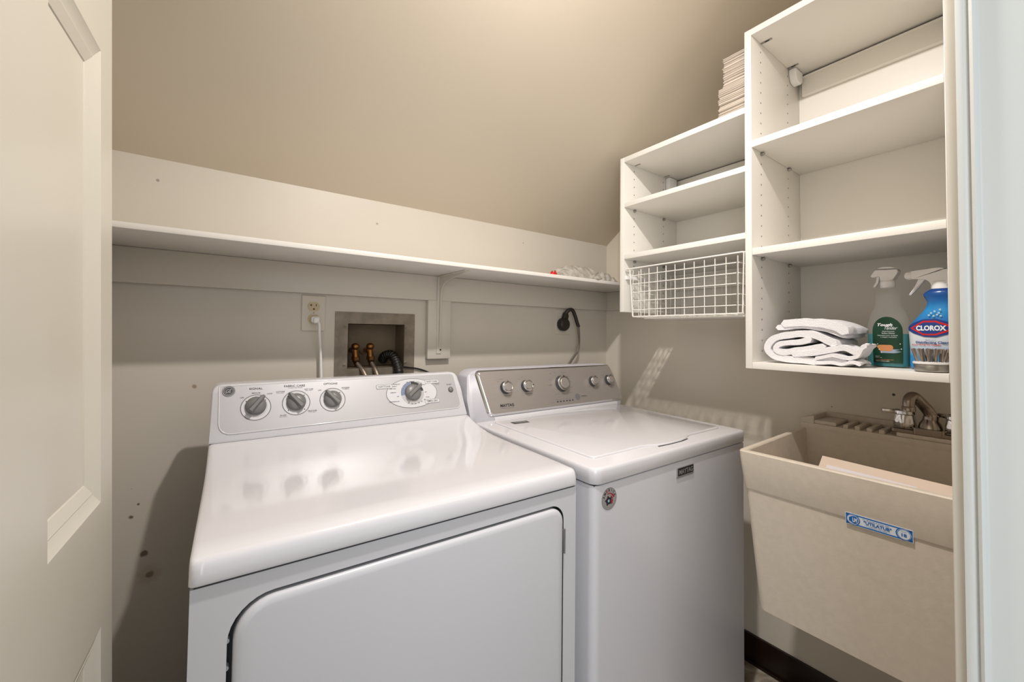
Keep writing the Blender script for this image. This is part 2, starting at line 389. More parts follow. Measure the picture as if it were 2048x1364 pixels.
b = B(); wbox(b, -1.010, -.916, -.0225, -.001, 1.116, 1.337, wb, bev=.001); b.obj('backing_board', ws, ('trim',))
b = B()
wbox(b, -.975, -.955, -.0255, -.0225, 1.135, 1.428, wb, bev=.001)
wbox(b, -.975, -.955, -.235, -.0225, 1.4265, 1.4300, wb, bev=.001)
# central web: thin curved fin joining both arms
web = [(-.0255, 1.14), (-.033, 1.20), (-.037, 1.35), (-.041, 1.372), (-.050, 1.388), (-.064, 1.399), (-.085, 1.406), (-.233, 1.4266), (-.0255, 1.4266)]
b.poly([(-.967-wb[0], y, z-wb[2]) for y, z in web]+[(-.963-wb[0], y, z-wb[2]) for y, z in web], [tuple(range(len(web))), tuple(range(2*len(web)-1, len(web)-1, -1))]+[(i, len(web)+i, len(web)+(i+1) % len(web), (i+1) % len(web)) for i in range(len(web))])
br = b.obj('bracket', ws, ('trim',))
b = B()
for z in (1.15, 1.395):
    b = B(); b.lathe([(.0035, 0), (.003, .0012), (.001, .0016)], 12, Mx=basis((-.965+.006-wb[0], -.0255, z-wb[2]), (1, 0, 0), (0, 0, 1)))
    b.obj('screw', br, ('hole',))

# ---- plastic bag lying on the shelf
bt = thing('plastic_bag', (-.39, -.19, 1.4438), 'crumpled clear and grey plastic bag with a red corner lying on the long shelf', 'bag')
def crumple(w, d, h, nx, ny, seed, sx=9, amp=.012):
    vs = []; fs = []
    for j in range(ny+1):
        for i in range(nx+1):
            u = i/nx; v = j/ny; e = (1-abs(2*u-1)**3)*(1-abs(2*v-1)**4)
            n = noise.fractal(Vector((u*sx, v*5, seed)), 1, 2, 4)
            ed = noise.noise(Vector((u*5, v*4, seed+7)))*.016
            vs.append(((u-.5)*w+ed, (v-.5)*d+ed, max(.0008, h*e*(.75+.3*math.sin(u*4))+amp*n*e+.003*e)))
    for j in range(ny):
        for i in range(nx):
            a = j*(nx+1)+i; fs.append((a, a+1, a+nx+2, a+nx+1))
    return vs, fs
vs_, fs_ = crumple(.37, .14, .052, 60, 24, 3.3)
b = B(); b.poly(vs_, fs_)
n0 = len(vs_); b.poly([(x, y, .0004) for x, y, z in vs_], [tuple(reversed(f)) for f in fs_])
b.obj('bag_body', bt, ('bagclear',), smooth=80, fix=False)
vs_, fs_ = crumple(.16, .07, .034, 26, 12, 9.1)
b = B(); b.poly([(x+.09, y-.05, z) for x, y, z in vs_], fs_); b.obj('bag_fold', bt, ('bagclear',), smooth=60)
vs_, fs_ = crumple(.045, .03, .012, 10, 8, 5.2)
b = B(); b.poly([(x-.175, y-.035, z+.001) for x, y, z in vs_], fs_); rr = b.obj('printed_corner', bt, ('bagred',), smooth=60); rr['label'] = 'red printed corner'
b = B()
for i in range(7): b.box((.045+i*.006, -.083, .006), (.0475+i*.006, -.0825, .017), Mx=Matrix.Rotation(R(8), 4, 'Y'))
b.obj('barcode', bt, ('bagink',))

# ================================================================== outlets, cords, valve box
def plate(x0, x1, z0, z1, nm, label, mats='ivory'):
    t = thing(nm, ((x0+x1)/2, 0, (z0+z1)/2), label, 'outlet')
    b = B(); w, h = (x1-x0)/2, (z1-z0)/2
    b.prism(rrect(-w, -h, w, h, .003, 3), 0, .0045, Mx=basis((0, 0, 0), (1, 0, 0), (0, 0, 1)))
    b.obj('cover_plate', t, (mats,), bevel=.0015)
    return t
FB = lambda x, y, z: basis((x, y, z), (1, 0, 0), (0, 0, 1))     # x right, y up, z towards the room
ot = plate(-1.4335, -1.3635, 1.2165, 1.3305, 'wall_outlet', 'ivory double outlet with round beige receptacles on the back wall')
for k, z in enumerate((.022, -.0185)):
    b = B(); pts = [(x*.0172, max(-.0135, min(.0135, y*.0172))) for x, y in ((math.cos(R(a)), math.sin(R(a))) for a in range(0, 360, 10))]
    b.prism(pts, .0045, .0068, Mx=FB(0, 0, z))
    if k == 0:
        b.box((-.0085, .001, .0069), (-.0065, .008, .0072), 1, FB(0, 0, z)); b.box((-.0125, .0035, .0069), (-.0085, .0055, .0072), 1, FB(0, 0, z)); b.box((.0055, .001, .0069), (.0075, .008, .0072), 1, FB(0, 0, z))
        b.disc(.0026, .0070, 12, 1, FB(0, 0, z-.008))
    b.obj('receptacle', ot, ('ivoryrec', 'slot'), smooth=30)
b = B(); b.lathe([(.0028, .0045), (.0026, .006), (.001, .0063)], 12, Mx=FB(0, 0, .002)); b.obj('screw', ot, ('ivoryrec',))
pc = thing('power_cord', (-1.396, -.007, 1.253), 'white power cord plugged into the lower half of the double outlet', 'cord')
b = B(); b.prism(rrect(-.012, -.010, .013, .010, .006, 4), .0005, .018, Mx=FB(0, 0, 0)); b.prism(rrect(-.007, -.012, .010, .006, .005, 4), .018, .027, Mx=FB(0, 0, 0)); b.obj('plug', pc, ('white',), bevel=.002)
b = B(); b.tube(bez([(.004, -.019, -.004), (.009, -.030, -.015), (.0105, -.028, -.04), (.014, -.022, -.075), (.018, -.014, -.11), (.020, -.016, -.16), (.022, -.03, -.25)], 6), .0042, 10); b.obj('cable', pc, ('white',), smooth=60)
o2 = plate(-.356, -.262, 1.213, 1.3305, 'wall_outlet', 'square ivory wall outlet behind the big dark plug by the corner', 'wall')
M_ = None
dc = thing('power_cord', (-.321, -.006, 1.268), 'thick grey cord with round dark plug beside the right corner above the washer', 'cord')
b = B(); b.lathe([(.030, .0), (.031, .004), (.0315, .020), (.027, .030), (.018, .034), (.001, .035)], 28, Mx=FB(0, 0, -.008))
b.prism([(-.014, .010), (.016, .010), (.024, .040), (.018, .058), (.004, .058)], .004, .026, Mx=FB(0, 0, -.008))
b.obj('plug', dc, ('plugblk',), bevel=.003)
hdp = bez([(.008, -.018, .044), (.020, -.028, .060), (.038, -.034, .060), (.053, -.036, .035), (.068, -.036, .0), (.077, -.036, -.018)], 6)
b = B(); b.tube(hdp, .0075, 12, rs=[.009]*6+[.0085]*(len(hdp)-6)); b.obj('cord_sleeve', dc, ('plugblk',), smooth=60)
for k in range(3):
    q = (k-1)*.0055
    b = B(); b.tube(bez([(.074+q, -.036, -.008), (.079+q*.8, -.036, -.05), (.083+q*.6, -.036+.001*k, -.10), (.072+q, -.036, -.135), (.050+q, -.034, -.16), (.020+q, -.03, -.20), (-.01+q, -.03, -.26)], 6), .0030, 8)
    b.obj('strand', dc, ('cordgray',), smooth=60)

vb = thing('washer_outlet_box', (-1.192, 0, 1.166), 'galvanised metal washer box set into the back wall with an open recess', 'valve box')
b = B()
o = [(-1.3325, 1.035), (-1.054, 1.035), (-1.054, 1.2825), (-1.3325, 1.2825)]; i_ = [(hx0, hz0), (hx1, hz0), (hx1, hz1), (hx0, hz1)]
for y in (-.0025, -.0005):
    b.poly([(x+1.192, y, z-1.166) for x, z in o+i_], [(0, 1, 5, 4), (1, 2, 6, 5), (2, 3, 7, 6), (3, 0, 4, 7)])
b.poly([(x+1.192, -.0025, z-1.166) for x, z in o]+[(x+1.192, -.0005, z-1.166) for x, z in o], [(0, 1, 5, 4), (1, 2, 6, 5), (2, 3, 7, 6), (3, 0, 4, 7)])
b.obj('frame', vb, ('galv',), smooth=0)
b = B(); e = .0015
q = [(hx0+e, hz0+e), (hx1-e, hz0+e), (hx1-e, hz1-e), (hx0+e, hz1-e)]
b.poly([(x+1.192, -.002, z-1.166) for x, z in q]+[(x+1.192, .088, z-1.166) for x, z in q], [(0, 1, 5, 4), (1, 2, 6, 5), (2, 3, 7, 6), (3, 0, 4, 7), (4, 5, 6, 7)])
b.obj('recess', vb, ('boxin',), smooth=0)
for x, z in ((-1.301, 1.233), (-1.0865, 1.233), (-1.089, 1.104), (-1.3015, 1.103)):
    b = B(); b.lathe([(.0055, .0025), (.005, .004), (.001, .0048)], 16, Mx=FB(x+1.192, 0, z-1.166)); b.box((-.0035, -.0006, .0047), (.0035, .0006, .0052), 1, FB(x+1.192, 0, z-1.166)); b.obj('screw', vb, ('galv', 'slot'))
for n, (x, lab) in enumerate(((-1.256, 'left brass water valve inside the metal washer box'), (-1.205, 'right brass water valve inside the metal washer box'))):
    v = thing('water_valve', (x, .050, 1.145), lab, 'valve')
    b = B(); b.tube([(0, .036, .004), (0, .01, .004), (0, -.018, .004)], .010, 14); b.tube([(0, -.010, .010), (0, -.016, -.008), (0, -.022, -.026)], .0105, 14)
    b.lathe([(.0145, -.006), (.0145, .006)], 6, Mx=basis((0, -.022, -.022), (1, 0, 0), (0, 1, .15)))
    b.obj('valve_body', v, ('brass',), smooth=50)
    b = B(); b.lathe([(.011, 0), (.0135, .006), (.013, .013), (.007, .018), (.001, .019)], 18, Mx=basis((0, -.012, .012), (1, 0, 0), (0, .85, .5))); b.obj('cap', v, ('brass',), smooth=60)
    b = B(); b.tube(bez([(.012, -.006, .008), (.022, -.004, -.006), (.030, -.002, -.010), (.038, -.004, 0)], 4), .002, 6); 
    if n == 0: b.obj('handle', v, ('brass',), smooth=60)
    else: b.bm.free()
    h = thing('supply_hose', (x, .026, 1.112), 'braided steel hose below the %s brass valve' % ('left' if n == 0 else 'right'), 'hose')
    b = B(); e2 = (.020, -.058, -.055) if n == 0 else (.008, -.058, -.055)
    pth = bez([(0, 0, 0), (e2[0]*.3, -.018, -.014), (e2[0]*.8, -.045, -.035), (e2[0]*1.2, -.068, -.075), (e2[0]*1.3, -.075, -.16)], 6)
    b.tube(pth, .0075, 12); b.obj('braid', h, ('braid',), smooth=60)
    b = B(); b.tube([pth[0]+Vector((0, .004, .004)), pth[2], pth[4]], .0105, 12); b.obj('coupling', h, ('fchrome',), smooth=50)
dh = thing('drain_hose', (-1.13, .04, 1.13), 'black corrugated drain hose arching out of the metal washer box', 'hose')
b = B(); pth = bez([(-.020, .028, -.020), (-.016, .010, -.002), (0, -.014, .002), (.008, -.035, -.018), (.012, -.055, -.05), (.014, -.07, -.10), (.014, -.075, -.16)], 14)
rs = [.0150+(.0022 if (i//2) % 2 else 0) for i in range(len(pth))]
b.tube(pth, .015, 14, rs=rs); b.obj('hose_body', dh, ('black',), smooth=60)
b = B(); b.tube(bez([(-1.125, -.012, 1.095), (-1.09, -.008, 1.0885), (-1.04, -.006, 1.080), (-.995, -.006, 1.064), (-.95, -.012, 1.04)], 5), .0026, 8)
tag(b.obj('thin_cable', None, ('black',), smooth=60), 'thin black cable running right from the metal washer box', 'cable')

# ================================================================== dryer
DX, DY, DR = -1.6746, -.778, R(-1.56)
dry = thing('clothes_dryer', (DX, DY, 0), 'white front-loading clothes dryer with silver control panel, left of the two machines', 'dryer', DR)
W_ = .686
b = B()                                     # body with a rounded opening for the door
FY = .005; door = rrect(.044, .16, .648, .846, (.05, .035, .035, .055), 8)
outer = [(.002, .012), (W_-.002, .012), (W_-.002, .8755), (.002, .8755)]
vo = [b.bm.verts.new((x, FY, z)) for x, z in outer]; vi = [b.bm.verts.new((x, FY, z)) for x, z in door]
n = len(vi)//4
eo = [b.bm.edges.new((vo[i], vo[(i+1) % 4])) for i in range(4)]; ei = [b.bm.edges.new((vi[i], vi[(i+1) % len(vi)])) for i in range(len(vi))]
bmesh.ops.triangle_fill(b.bm, use_beauty=True, edges=eo+ei, normal=(0, -1, 0))
vd = [b.bm.verts.new((x, FY+.018, z)) for x, z in door]
for i in range(len(vi)): b.bm.faces.new((vi[i], vi[(i+1) % len(vi)], vd[(i+1) % len(vi)], vd[i])).material_index = 1
b.bm.faces.new(vd).material_index = 1
bx = [(.002, FY, .012), (W_-.002, FY, .012), (W_-.002, .66, .012), (.002, .66, .012), (.002, FY, .8755), (W_-.002, FY, .8755), (W_-.002, .66, .8755), (.002, .66, .8755)]
b.poly(bx, [(0, 3, 2, 1), (4, 5, 6, 7), (1, 2, 6, 5), (2, 3, 7, 6), (3, 0, 4, 7)])
b.obj('cabinet_body', dry, ('enamelf', 'gap'), smooth=20)
b = B(); dd = rrect(.0505, .166, .6445, .8405, (.045, .032, .032, .050), 8)
rings = []
cx, cz = sum(p[0] for p in dd)/len(dd), .5
for ins, yy in ((0, FY+.017), (0, FY+.001), (.0015, FY-.0025), (.005, FY-.005), (.012, FY-.006)):
    rg = rrect(.0505+ins, .166+ins, .6445-ins, .8405-ins, (.045-ins, .032-ins, .032-ins, .050-ins), 8); rings.append([(x, yy, z) for x, z in rg])
b.loft(rings, cap=(True, True)); ddoor = b.obj('door', dry, ('enamelf',), smooth=40)
for z0 in (.740, .22):
    b = B(); b.box((.6445, FY-.0045, z0), (.6495, FY-.001, z0+.052), bev=.0008); b.tube([(.6470, FY-.0055, z0), (.6470, FY-.0055, z0+.052)], .0017, 8); b.obj('hinge', ddoor, ('gray',))
for z0 in (.789, .752, .25):
    b = B(); b.lathe([(.0035, .0), (.0035, .009), (.0025, .012), (.0005, .013)], 12, Mx=basis((.0435, FY+.008, z0), (0, 0, 1), (1, 0, 0))); b.obj('door_bumper', dry, ('white',), smooth=60)
b = B()                                     # top with the swept-up back
prof = [(.001, .880), (.0, .884), (.0022, .900), (.0042, .9068), (.0075, .9113), (.0125, .914)]
prof += [(.06, .9148), (.30, .9152), (.36, .9165), (.40, .9195), (.44, .9255), (.475, .9335), (.50, .9405), (.520, .9475), (.64, .9475), (.66, .9475), (.66, .880)]
rings = []
for x, sh in ((0, .010), (.0015, .004), (.005, .0012), (.010, 0), (.02, 0), (W_-.02, 0), (W_-.010, 0), (W_-.005, .0012), (W_-.0015, .004), (W_, .010)):
    rr_ = []
    for y, z in prof:
        zz = z if z <= .881 else z-sh*.55
        yy = y+(sh if y < .03 else 0)
        rr_.append((x, yy, zz))
    rings.append(rr_)
b.loft(rings); b.obj('top', dry, ('enamel',), smooth=50)
b = B(); b.box((.006, .006, .874), (W_-.006, .655, .881)); b.obj('seam_shade', dry, ('gap',), smooth=0)  # dark slab puts the shade into the gap under the top
# console: outline in (u,v) on the leaning face
c0, c1 = Vector((0, .519, .9475)), Vector((0, .578, 1.082)); cv = (c1-c0).normalized(); CL = (c1-c0).length
CM = basis(c0, (1, 0, 0), cv)
out = roundpoly([(.000, .0024), (.6795, .0024), (.6765, .090), (.6655, .1505), (.0015, .1465)], [0, 0, .02, .022, .024], 6)
b = B()
rings = [[(u, v, 0) for u, v in out]]
rg0 = []
def inset(pts, d):
    N = len(pts); o_ = []
    for i in range(N):
        p = Vector(pts[i]); a = Vector(pts[i-1]); c = Vector(pts[(i+1) % N]); t = (c-a)
        if t.length < 1e-9: o_.append(tuple(p)); continue
        t.normalize(); o_.append((p.x-t.y*d, p.y+t.x*d))
    return o_
face = [CM @ Vector((u, v, 0)) for u, v in inset(out, .004)]
mid = [CM @ Vector((u, v, -.0035)) for u, v in out]
back = [Vector((p.x, p.y+.055+.0*p.z, min(p.z, 1.082))) for p in mid]
b.loft([[tuple(p) for p in back], [tuple(p) for p in mid], [tuple(p) for p in face]]); b.obj('console', dry, ('enamel',), smooth=45)
b = B(); b.box((.0015, -.003, -.012), (.678, .0028, -.0045), 0, CM); b.obj('console_seam', dry, ('gap',), smooth=0)
pan = roundpoly([(.0365, .0205), (.652, .0265), (.663, .040), (.6525, .1425), (.0165, .1405), (.0195, .040)], [.010, .018, .012, .012, .004, .026], 6)
pan = roundpoly([(.0185, .0195), (.664, .0265), (.6525, .1425), (.0165, .1405)], [.030, .022, .013, .004], 8)
b = B(); b.prism(pan, .0002, .0016, Mx=CM); cp_ = b.obj('control_panel', dry, ('silver',), smooth=30)
b = B(); rim = [CM @ Vector((u, v, .0010)) for u, v in pan]; b.tube([tuple(p) for p in rim]+[tuple(rim[0])], .0016, 8); b.obj('panel_trim', dry, ('enamel',), smooth=70)
L = lambda u, v, z=.0017: CM @ Matrix.Translation((u, v, z))
b = B(); b.lathe([(.0138, 0), (.0138, .0012), (.0125, .0022), (.0118, .0014), (.001, .0012)], 32, Mx=L(.0361, .1268)); b.disc(.0112, .0014, 28, 1, L(.0361, .1268))
b.text('GE', h=.009, w=.012, mi=2, Mx=L(.0361, .1268), z=.0018, shear=.3); b.ring(.0085, .0092, .0016, 24, 2, L(.0361, .1268)); b.obj('badge', dry, ('badgesilver', 'ink', 'badgesilver'), smooth=40)
def dryer_knob(u, v, ang, r=.0215):
    b = B(); K = L(u, v)
    b.lathe([(r+.0015, 0), (r+.0015, .004), (r, .006), (r*.97, .010), (r*.75, .0135), (r*.4, .015), (.001, .0155)], 36, Mx=K)
    KR = K @ Matrix.Rotation(R(ang), 4, 'Z')
    hw = .0068; pr = [(-r*1.0, -hw), (r*.9, -hw*.9), (r*1.30, -hw*.45), (r*1.36, 0), (r*1.30, hw*.45), (r*.9, hw*.9), (-r*1.0, hw)]
    top = [(x*.93, y*.55) for x, y in pr]
    b.loft([[(x, y, .0045) for x, y in pr], [(x, y, .017) for x, y in pr], [(x, y, .0225) for x, y in top]], Mx=KR)
    return b.obj('control_knob', dry, ('gray',), smooth=45, bevel=.0006)
def knob_scale(b, u, v, r0, ticks):
    K = L(u, v, .0016); b.ring(.026, .0315, 0, 48, 1, K); b.ring(.0315, .0335, 0, 48, 2, K)
    for a in ticks: b.box((.0255, -.0009, .0005), (.0285, .0009, .0008), 0, K @ Matrix.Rotation(R(a), 4, 'Z'))
for a_ in ((.0937, .0805, 0, (40, 90, 140)), (.1848, .0845, 0, (45, 135, 225, 315)), (.2748, .0853, 0, (45, 135))):
    b = B(); knob_scale(b, *a_); b.obj('knob_scale', dry, ('ink', 'decal', 'inklite'), smooth=0, fix=False)
b = B()
z = .0021; T = lambda s, u, v, w, h, mi=0, bold=.01, rot=-1.0: b.text(s, w=w, h=h, mi=mi, Mx=CM, z=z, at=(u, v), bold=bold, rot=rot)
T('SIGNAL', .0934, .1297, .029, .0052); T('FABRIC CARE', .182, .1312, .050, .0056); T('OPTIONS', .2716, .1316, .036, .0052)
T('4 HEAT SETTINGS', .184, .1257, .034, .0022, 3, 0)
T('MEDIUM', .0937, .118, .018, .0026); T('OFF', .064, .108, .008, .0028); T('LOUD', .124, .114, .012, .0028)
T('COTTONS', .148, .1175, .020, .0028); T('HIGH HEAT', .148, .1138, .018, .0022, 3, 0); T('EASY CARE', .216, .1200, .021, .0028); T('MED HEAT', .216, .1163, .018, .0022, 3, 0)
T('FLUFF', .154, .054, .014, .0028); T('NO HEAT', .154, .0502, .018, .0022, 3, 0); T('DELICATES', .2225, .0595, .022, .0028); T('LOW HEAT', .2225, .0558, .018, .0022, 3, 0)
T('OFF', .243, .1145, .008, .0028); T('EXTENDED', .311, .1175, .021, .0028); T('TUMBLE', .311, .1138, .017, .0022)
T('START', .6325, .1062, .018, .0036)
b.obj('panel_lettering', dry, ('ink', 'decal', 'inklite', 'inklite'), smooth=0, fix=False)
dryer_knob(.0937, .0845, 52); dryer_knob(.1848, .0865, 128); dryer_knob(.2748, .0868, 130)
# cycle dial
DC = (.5050, .0868); K = L(DC[0], DC[1], .0004)
b = B()
el = [(.080*math.cos(R(a)), .0452*math.sin(R(a))) for a in range(0, 360, 8)]
b.prism(el, .0012, .0020, 0, K); b.prism([(x*1.02, y*1.035) for x, y in el], .0010, .0017, 1, K)
def tagbox(u, v, w, h): 
    b.prism([(x+u-DC[0], y+v-DC[1]) for x, y in rrect(-w/2-.0008, -h/2-.0008, w/2+.0008, h/2+.0008, .003, 3)], .0012, .0021, 1, K)
    b.prism([(x+u-DC[0], y+v-DC[1]) for x, y in rrect(-w/2, -h/2, w/2, h/2, .003, 3)], .0012, .0024, 0, K)
tagbox(.4205, .1125, .046, .0115); tagbox(.574, .1195, .046, .0115); tagbox(.5655, .0565, .047, .0115)
for a0, a1, mi in ((95, 118, 4), (119, 142, 4), (143, 166, 4), (167, 190, 4), (50, 93, 3), (8, 49, 3), (-60, 6, 5), (-150, -61, 5), (-169, -151, 5)):
    b.ring(.022, .0365, .0020, 10, mi, K, a0, a1)
dz = .0030
def TD(s, u, v, w, h, mi=2, bold=.01): b.text(s, w=w, h=h, mi=mi, Mx=CM, z=dz, at=(u, v), bold=bold, rot=-1)
TD('COTTONS', .4205, .1125, .036, .0056); TD('EASY CARE', .574, .1197, .036, .0050); TD('TIMED DRY', .5655, .0565, .038, .0060)
for s, u, v, w_ in (('MORE DRY', .459, .1175, .022), ('DRY', .452, .111, .014), ('LESS DRY', .445, .104, .022), ('DAMP DRY', .4455, .092, .018), ('OFF', .4585, .079, .007), ('DEWRINKLE 20', .4455, .064, .030),
                   ('OFF', .548, .0865, .007), ('70 MIN', .552, .070, .012), ('MORE DRY', .5085, .1235, .017), ('DRY', .526, .1205, .012), ('LESS DRY', .532, .1165, .016), ('ANTI BACT', .541, .111, .020), ('OFF', .492, .122, .006)):
    TD(s, u, v, w_, .0024, 2, .02)
for i, (s, u, v) in enumerate((('60', .541, .063), ('50', .531, .058), ('40', .521, .0545), ('30', .510, .053), ('20', .4995, .053), ('10', .4885, .056))): TD(s, u, v, .0045, .0032, 2, .02)
TD('AUTOMATIC DRY', .588, .1125, .020, .0020, 6, 0); TD('SENSOR', .590, .109, .016, .0020, 6, 0)
b.obj('dial_plate', dry, ('decal', 'inklite', 'ink', 'ink', 'blueseg', 'silver', 'inklite'), smooth=0, fix=False)
dryer_knob(.5065, .0885, 38, .0245)
b = B(); b.lathe([(.0095, 0), (.0095, .001), (.0078, .0012), (.0078, .004), (.006, .0062), (.001, .007)], 24, Mx=L(.6350, .0885)); b.obj('start_button', dry, ('gray',), smooth=50)

# ================================================================== washer
WX, WY, WR = -.9567, -.8172, R(-.08)
wa = thing('washing_machine', (WX, WY, 0), 'white top-loading washing machine with brushed steel console, right of the dryer', 'washing machine', WR)
WW, WZ = .700, .912
b = B()
b.prism(rrect(.002, .004, WW-.002, .60, (.020, .004, .004, .004), 6), .015, .871); b.obj('cabinet_body', wa, ('enamelf',), smooth=50, bevel=.003)
b = B(); b.box((.008, .010, .868), (WW-.008, .595, .878)); b.obj('seam_shade', wa, ('gap',), smooth=0)  # shade of the gap below the deck, drawn as a dark slab
b = B()
rings = []
for ins, z in ((.0012, .875), (0, .8765), (0, .902), (.001, .907), (.0035, .9105), (.0075, .912)):
    rings.append([(x, y, z+(.015*y if z > .9 else 0)) for x, y in rrect(ins, ins, WW-ins, .60-ins, (.024-ins, .014-ins, .008-ins if ins < .008 else .001, .001+.0), 6)])
b.loft(rings); b.obj('deck', wa, ('enamel',), smooth=50)
tz = lambda y, z=0: .912+.015*y+z
b = B()                                     # lid with rounded corners and the finger dip in front
lid = [(x, y) for x, y in rrect(.052, .055, .648, .50, (.016, .016, .012, .012), 5)]
front = [(.24, .055), (.262, .049), (.285, .038), (.33, .033), (.39, .033), (.43, .040), (.452, .050), (.475, .055)]
idx = 6                                      # after the bottom-left corner
lid = lid[:idx]+front+lid[idx:]
for ins, z0, first in ((0, -.001, 1),): pass
rings = []
for ins, zz in ((0, -.001), (0, .0022), (.0015, .0042), (.005, .0052)):
    rings.append([(x, y, tz(y, zz)) for x, y in inset(lid, ins)])
b.loft(rings); lidob = b.obj('lid', wa, ('enamel',), smooth=50)
b = B(); b.loft([[(x, y, tz(y, .0003)) for x, y in inset(lid, -.004)], [(x, y, tz(y, .0003)) for x, y in inset(lid, .004)]], cap=(False, False)); 
b.bm.free()
b = B(); slit = [(.285, .0335), (.33, .0305), (.395, .0305), (.43, .036), (.43, .0385), (.39, .0345), (.33, .0345), (.287, .039)]
b.prism(slit, WZ-.001, WZ+.0018); b.obj('handle_slot_shade', lidob, ('gap',), smooth=0)  # dark strip painting the shade beneath the lid's finger lip
b = B(); q = [(.0886, .4320), (.1480, .4280), (.1510, .4520), (.0912, .4600)]
b.poly([(x, y, tz(y, .0056)) for x, y in q], [(0, 1, 2, 3)])
b.text('COMMERCIAL', w=.046, h=.005, mi=1, z=tz(.452, .0059), at=(.120, .448), rot=-6); b.text('TECHNOLOGY', w=.046, h=.005, mi=1, z=tz(.442, .0063), at=(.119, .439), rot=-6)
b.obj('lid_label', lidob, ('darkplastic', 'decal'), smooth=0, fix=False)
# console
e0, e1 = Vector((0, .532, .9205)), Vector((0, .585, 1.085)); ev = (e1-e0).normalized(); EM = basis(e0, (1, 0, 0), ev)
out = roundpoly([(-.014, -.006), (.722, -.006), (.735, .020), (.715, .125), (.690, .1745), (.020, .1765), (-.006, .158), (-.018, .075)], [.02, .004, .006, .02, .02, .02, .012, .01], 5)
b = B(); mid = [EM @ Vector((u, v, 0)) for u, v in out]; fc = [EM @ Vector((u, v, .003)) for u, v in inset(out, .004)]
back = [Vector((p.x, p.y+.062, p.z)) for p in mid]
b.loft([[tuple(p) for p in back], [tuple(p) for p in mid], [tuple(p) for p in fc]]); b.obj('console', wa, ('consgray',), smooth=45)
st = roundpoly([(.050, .0115), (.734, .0115), (.7365, .026), (.7145, .128), (.6965, .1700), (.032, .1735), (.022, .160)], [.020, .002, .004, .02, .012, .010, .006], 6)
b = B(); r0 = [EM @ Vector((u, v, .002)) for u, v in st]; r1 = [EM @ Vector((u, v, .0065)) for u, v in inset(st, .0012)]; st2 = roundpoly([(.0600, .0190), (.7265, .0190), (.7290, .0265), (.7075, .1260), (.6925, .1625), (.0425, .1655), (.0335, .1560)], [.016, .002, .003, .016, .010, .008, .005], 6)
r2_ = [EM @ Vector((u, v, .0120)) for u, v in st2]
b.loft([[tuple(p) for p in q] for q in (r0, r1, r2_)], cap=(False, False), mi=1); b.poly([tuple(p) for p in r2_], [tuple(range(len(r2_)))], 0)
b.obj('steel_panel', wa, ('steel', 'chrome'), smooth=50)
b = B(); b.box((.075, -.004, .0031), (.700, .0095, .0062), 0, EM, bev=.0012); b.obj('console_strip', wa, ('enamel',))
b = B(); b.box((.074, -.0056, .0025), (.701, -.0040, .0040), 0, EM); b.obj('console_seam', wa, ('gap',), smooth=0)
LW = lambda u, v, z=.0121: EM @ Matrix.Translation((u, v, z))
def wknob(u, v, r, ang):
    K = LW(u, v); b = B()
    b.lathe([(r*1.12, 0), (r*1.08, .004), (r*1.0, .006), (r*1.0, .013)], 36, 1, K, cap=(True, False))
    b.lathe([(r*1.0, .013), (r*1.02, .016), (r*.98, .0195), (r*.88, .0205), (r*.76, .0195), (r*.74, .0180)], 36, 0, K, cap=(False, False))
    b.lathe([(r*.72, .0175), (r*.72, .0195), (r*.68, .0205), (.001, .0208)], 36, 2, K, cap=(True, True))
    KR = K @ Matrix.Rotation(R(ang), 4, 'Z')
    b.poly([(r*.80, -.0028, .0212), (r*1.05, -.0016, .0212), (r*1.05, .0016, .0212), (r*.80, .0028, .0212)], [(0, 1, 2, 3)], 1, KR)
    b.obj('control_knob', wa, ('chrome', 'darkplastic', 'steel'), smooth=40)
wknob(.1345, .1045, .0200, 90); wknob(.2260, .1040, .0200, 0); wknob(.4005, .1020, .0285, 90); wknob(.5725, .1000, .0195, 90); wknob(.6680, .1005, .0195, 90)
b = B(); z = .0126
def TW(s, u, v, w, h, mi=0, bold=.0, rot=-1): b.text(s, w=w, h=h, mi=mi, Mx=EM, z=z, at=(u, v), bold=bold, rot=rot)
TW('MAYTAG', .130, .0435, .058, .0105, 0, .035); TW('COMMERCIAL TECHNOLOGY', .130, .0335, .056, .0024, 1)
TW('LOAD SIZE', .137, .0765, .026, .0030, 1, .02); TW('TEMPERATURE', .232, .0755, .030, .0030, 1, .02); TW('FABRIC SOFTENER', .580, .074, .026, .0028, 1, .02); TW('SOIL LEVEL', .675, .075, .022, .0028, 1, .02)
TW('SMALL', .108, .128, .010, .0022, 1); TW('MEDIUM', .122, .136, .014, .0022, 1); TW('COLD', .198, .131, .008, .0022, 1); TW('WARM', .212, .137, .010, .0022, 1)
for s, u, v, w_ in (('NORMAL', .352, .144, .014), ('BULKY', .378, .146, .014), ('POWER WASH', .423, .144, .026), ('DELICATES', .440, .129, .020), ('WRINKLE', .447, .108, .016), ('RINSE', .446, .085, .012), ('DRAIN SPIN', .440, .065, .016),
                   ('SOAK', .344, .121, .012), ('PRE WASH', .340, .101, .018), ('WHITES', .343, .0985, .012), ('HEAVY DUTY', .366, .064, .022), ('CLEAN WASHER', .398, .062, .020), ('NO', .545, .124, .006), ('LIGHT', .640, .124, .010), ('PRE', .730, .056, .008)):
    TW(s, u, v, w_, .0022, 1, .01)
for i in range(6): TW(('SENSING', 'FILL', 'WASH', 'RINSE', 'SPIN', 'LID LOCK')[i], .362+i*.0158, .0415, .011, .0018, 1)
TW('STATUS', .339, .0325, .018, .0020, 1)
TW('POWERWASH', .507, .0455, .032, .0032, 0, .02); TW('CYCLE SYSTEM', .507, .040, .030, .0020, 1)
b.obj('panel_lettering', wa, ('ink', 'inklite', 'decal'), smooth=0, fix=False)
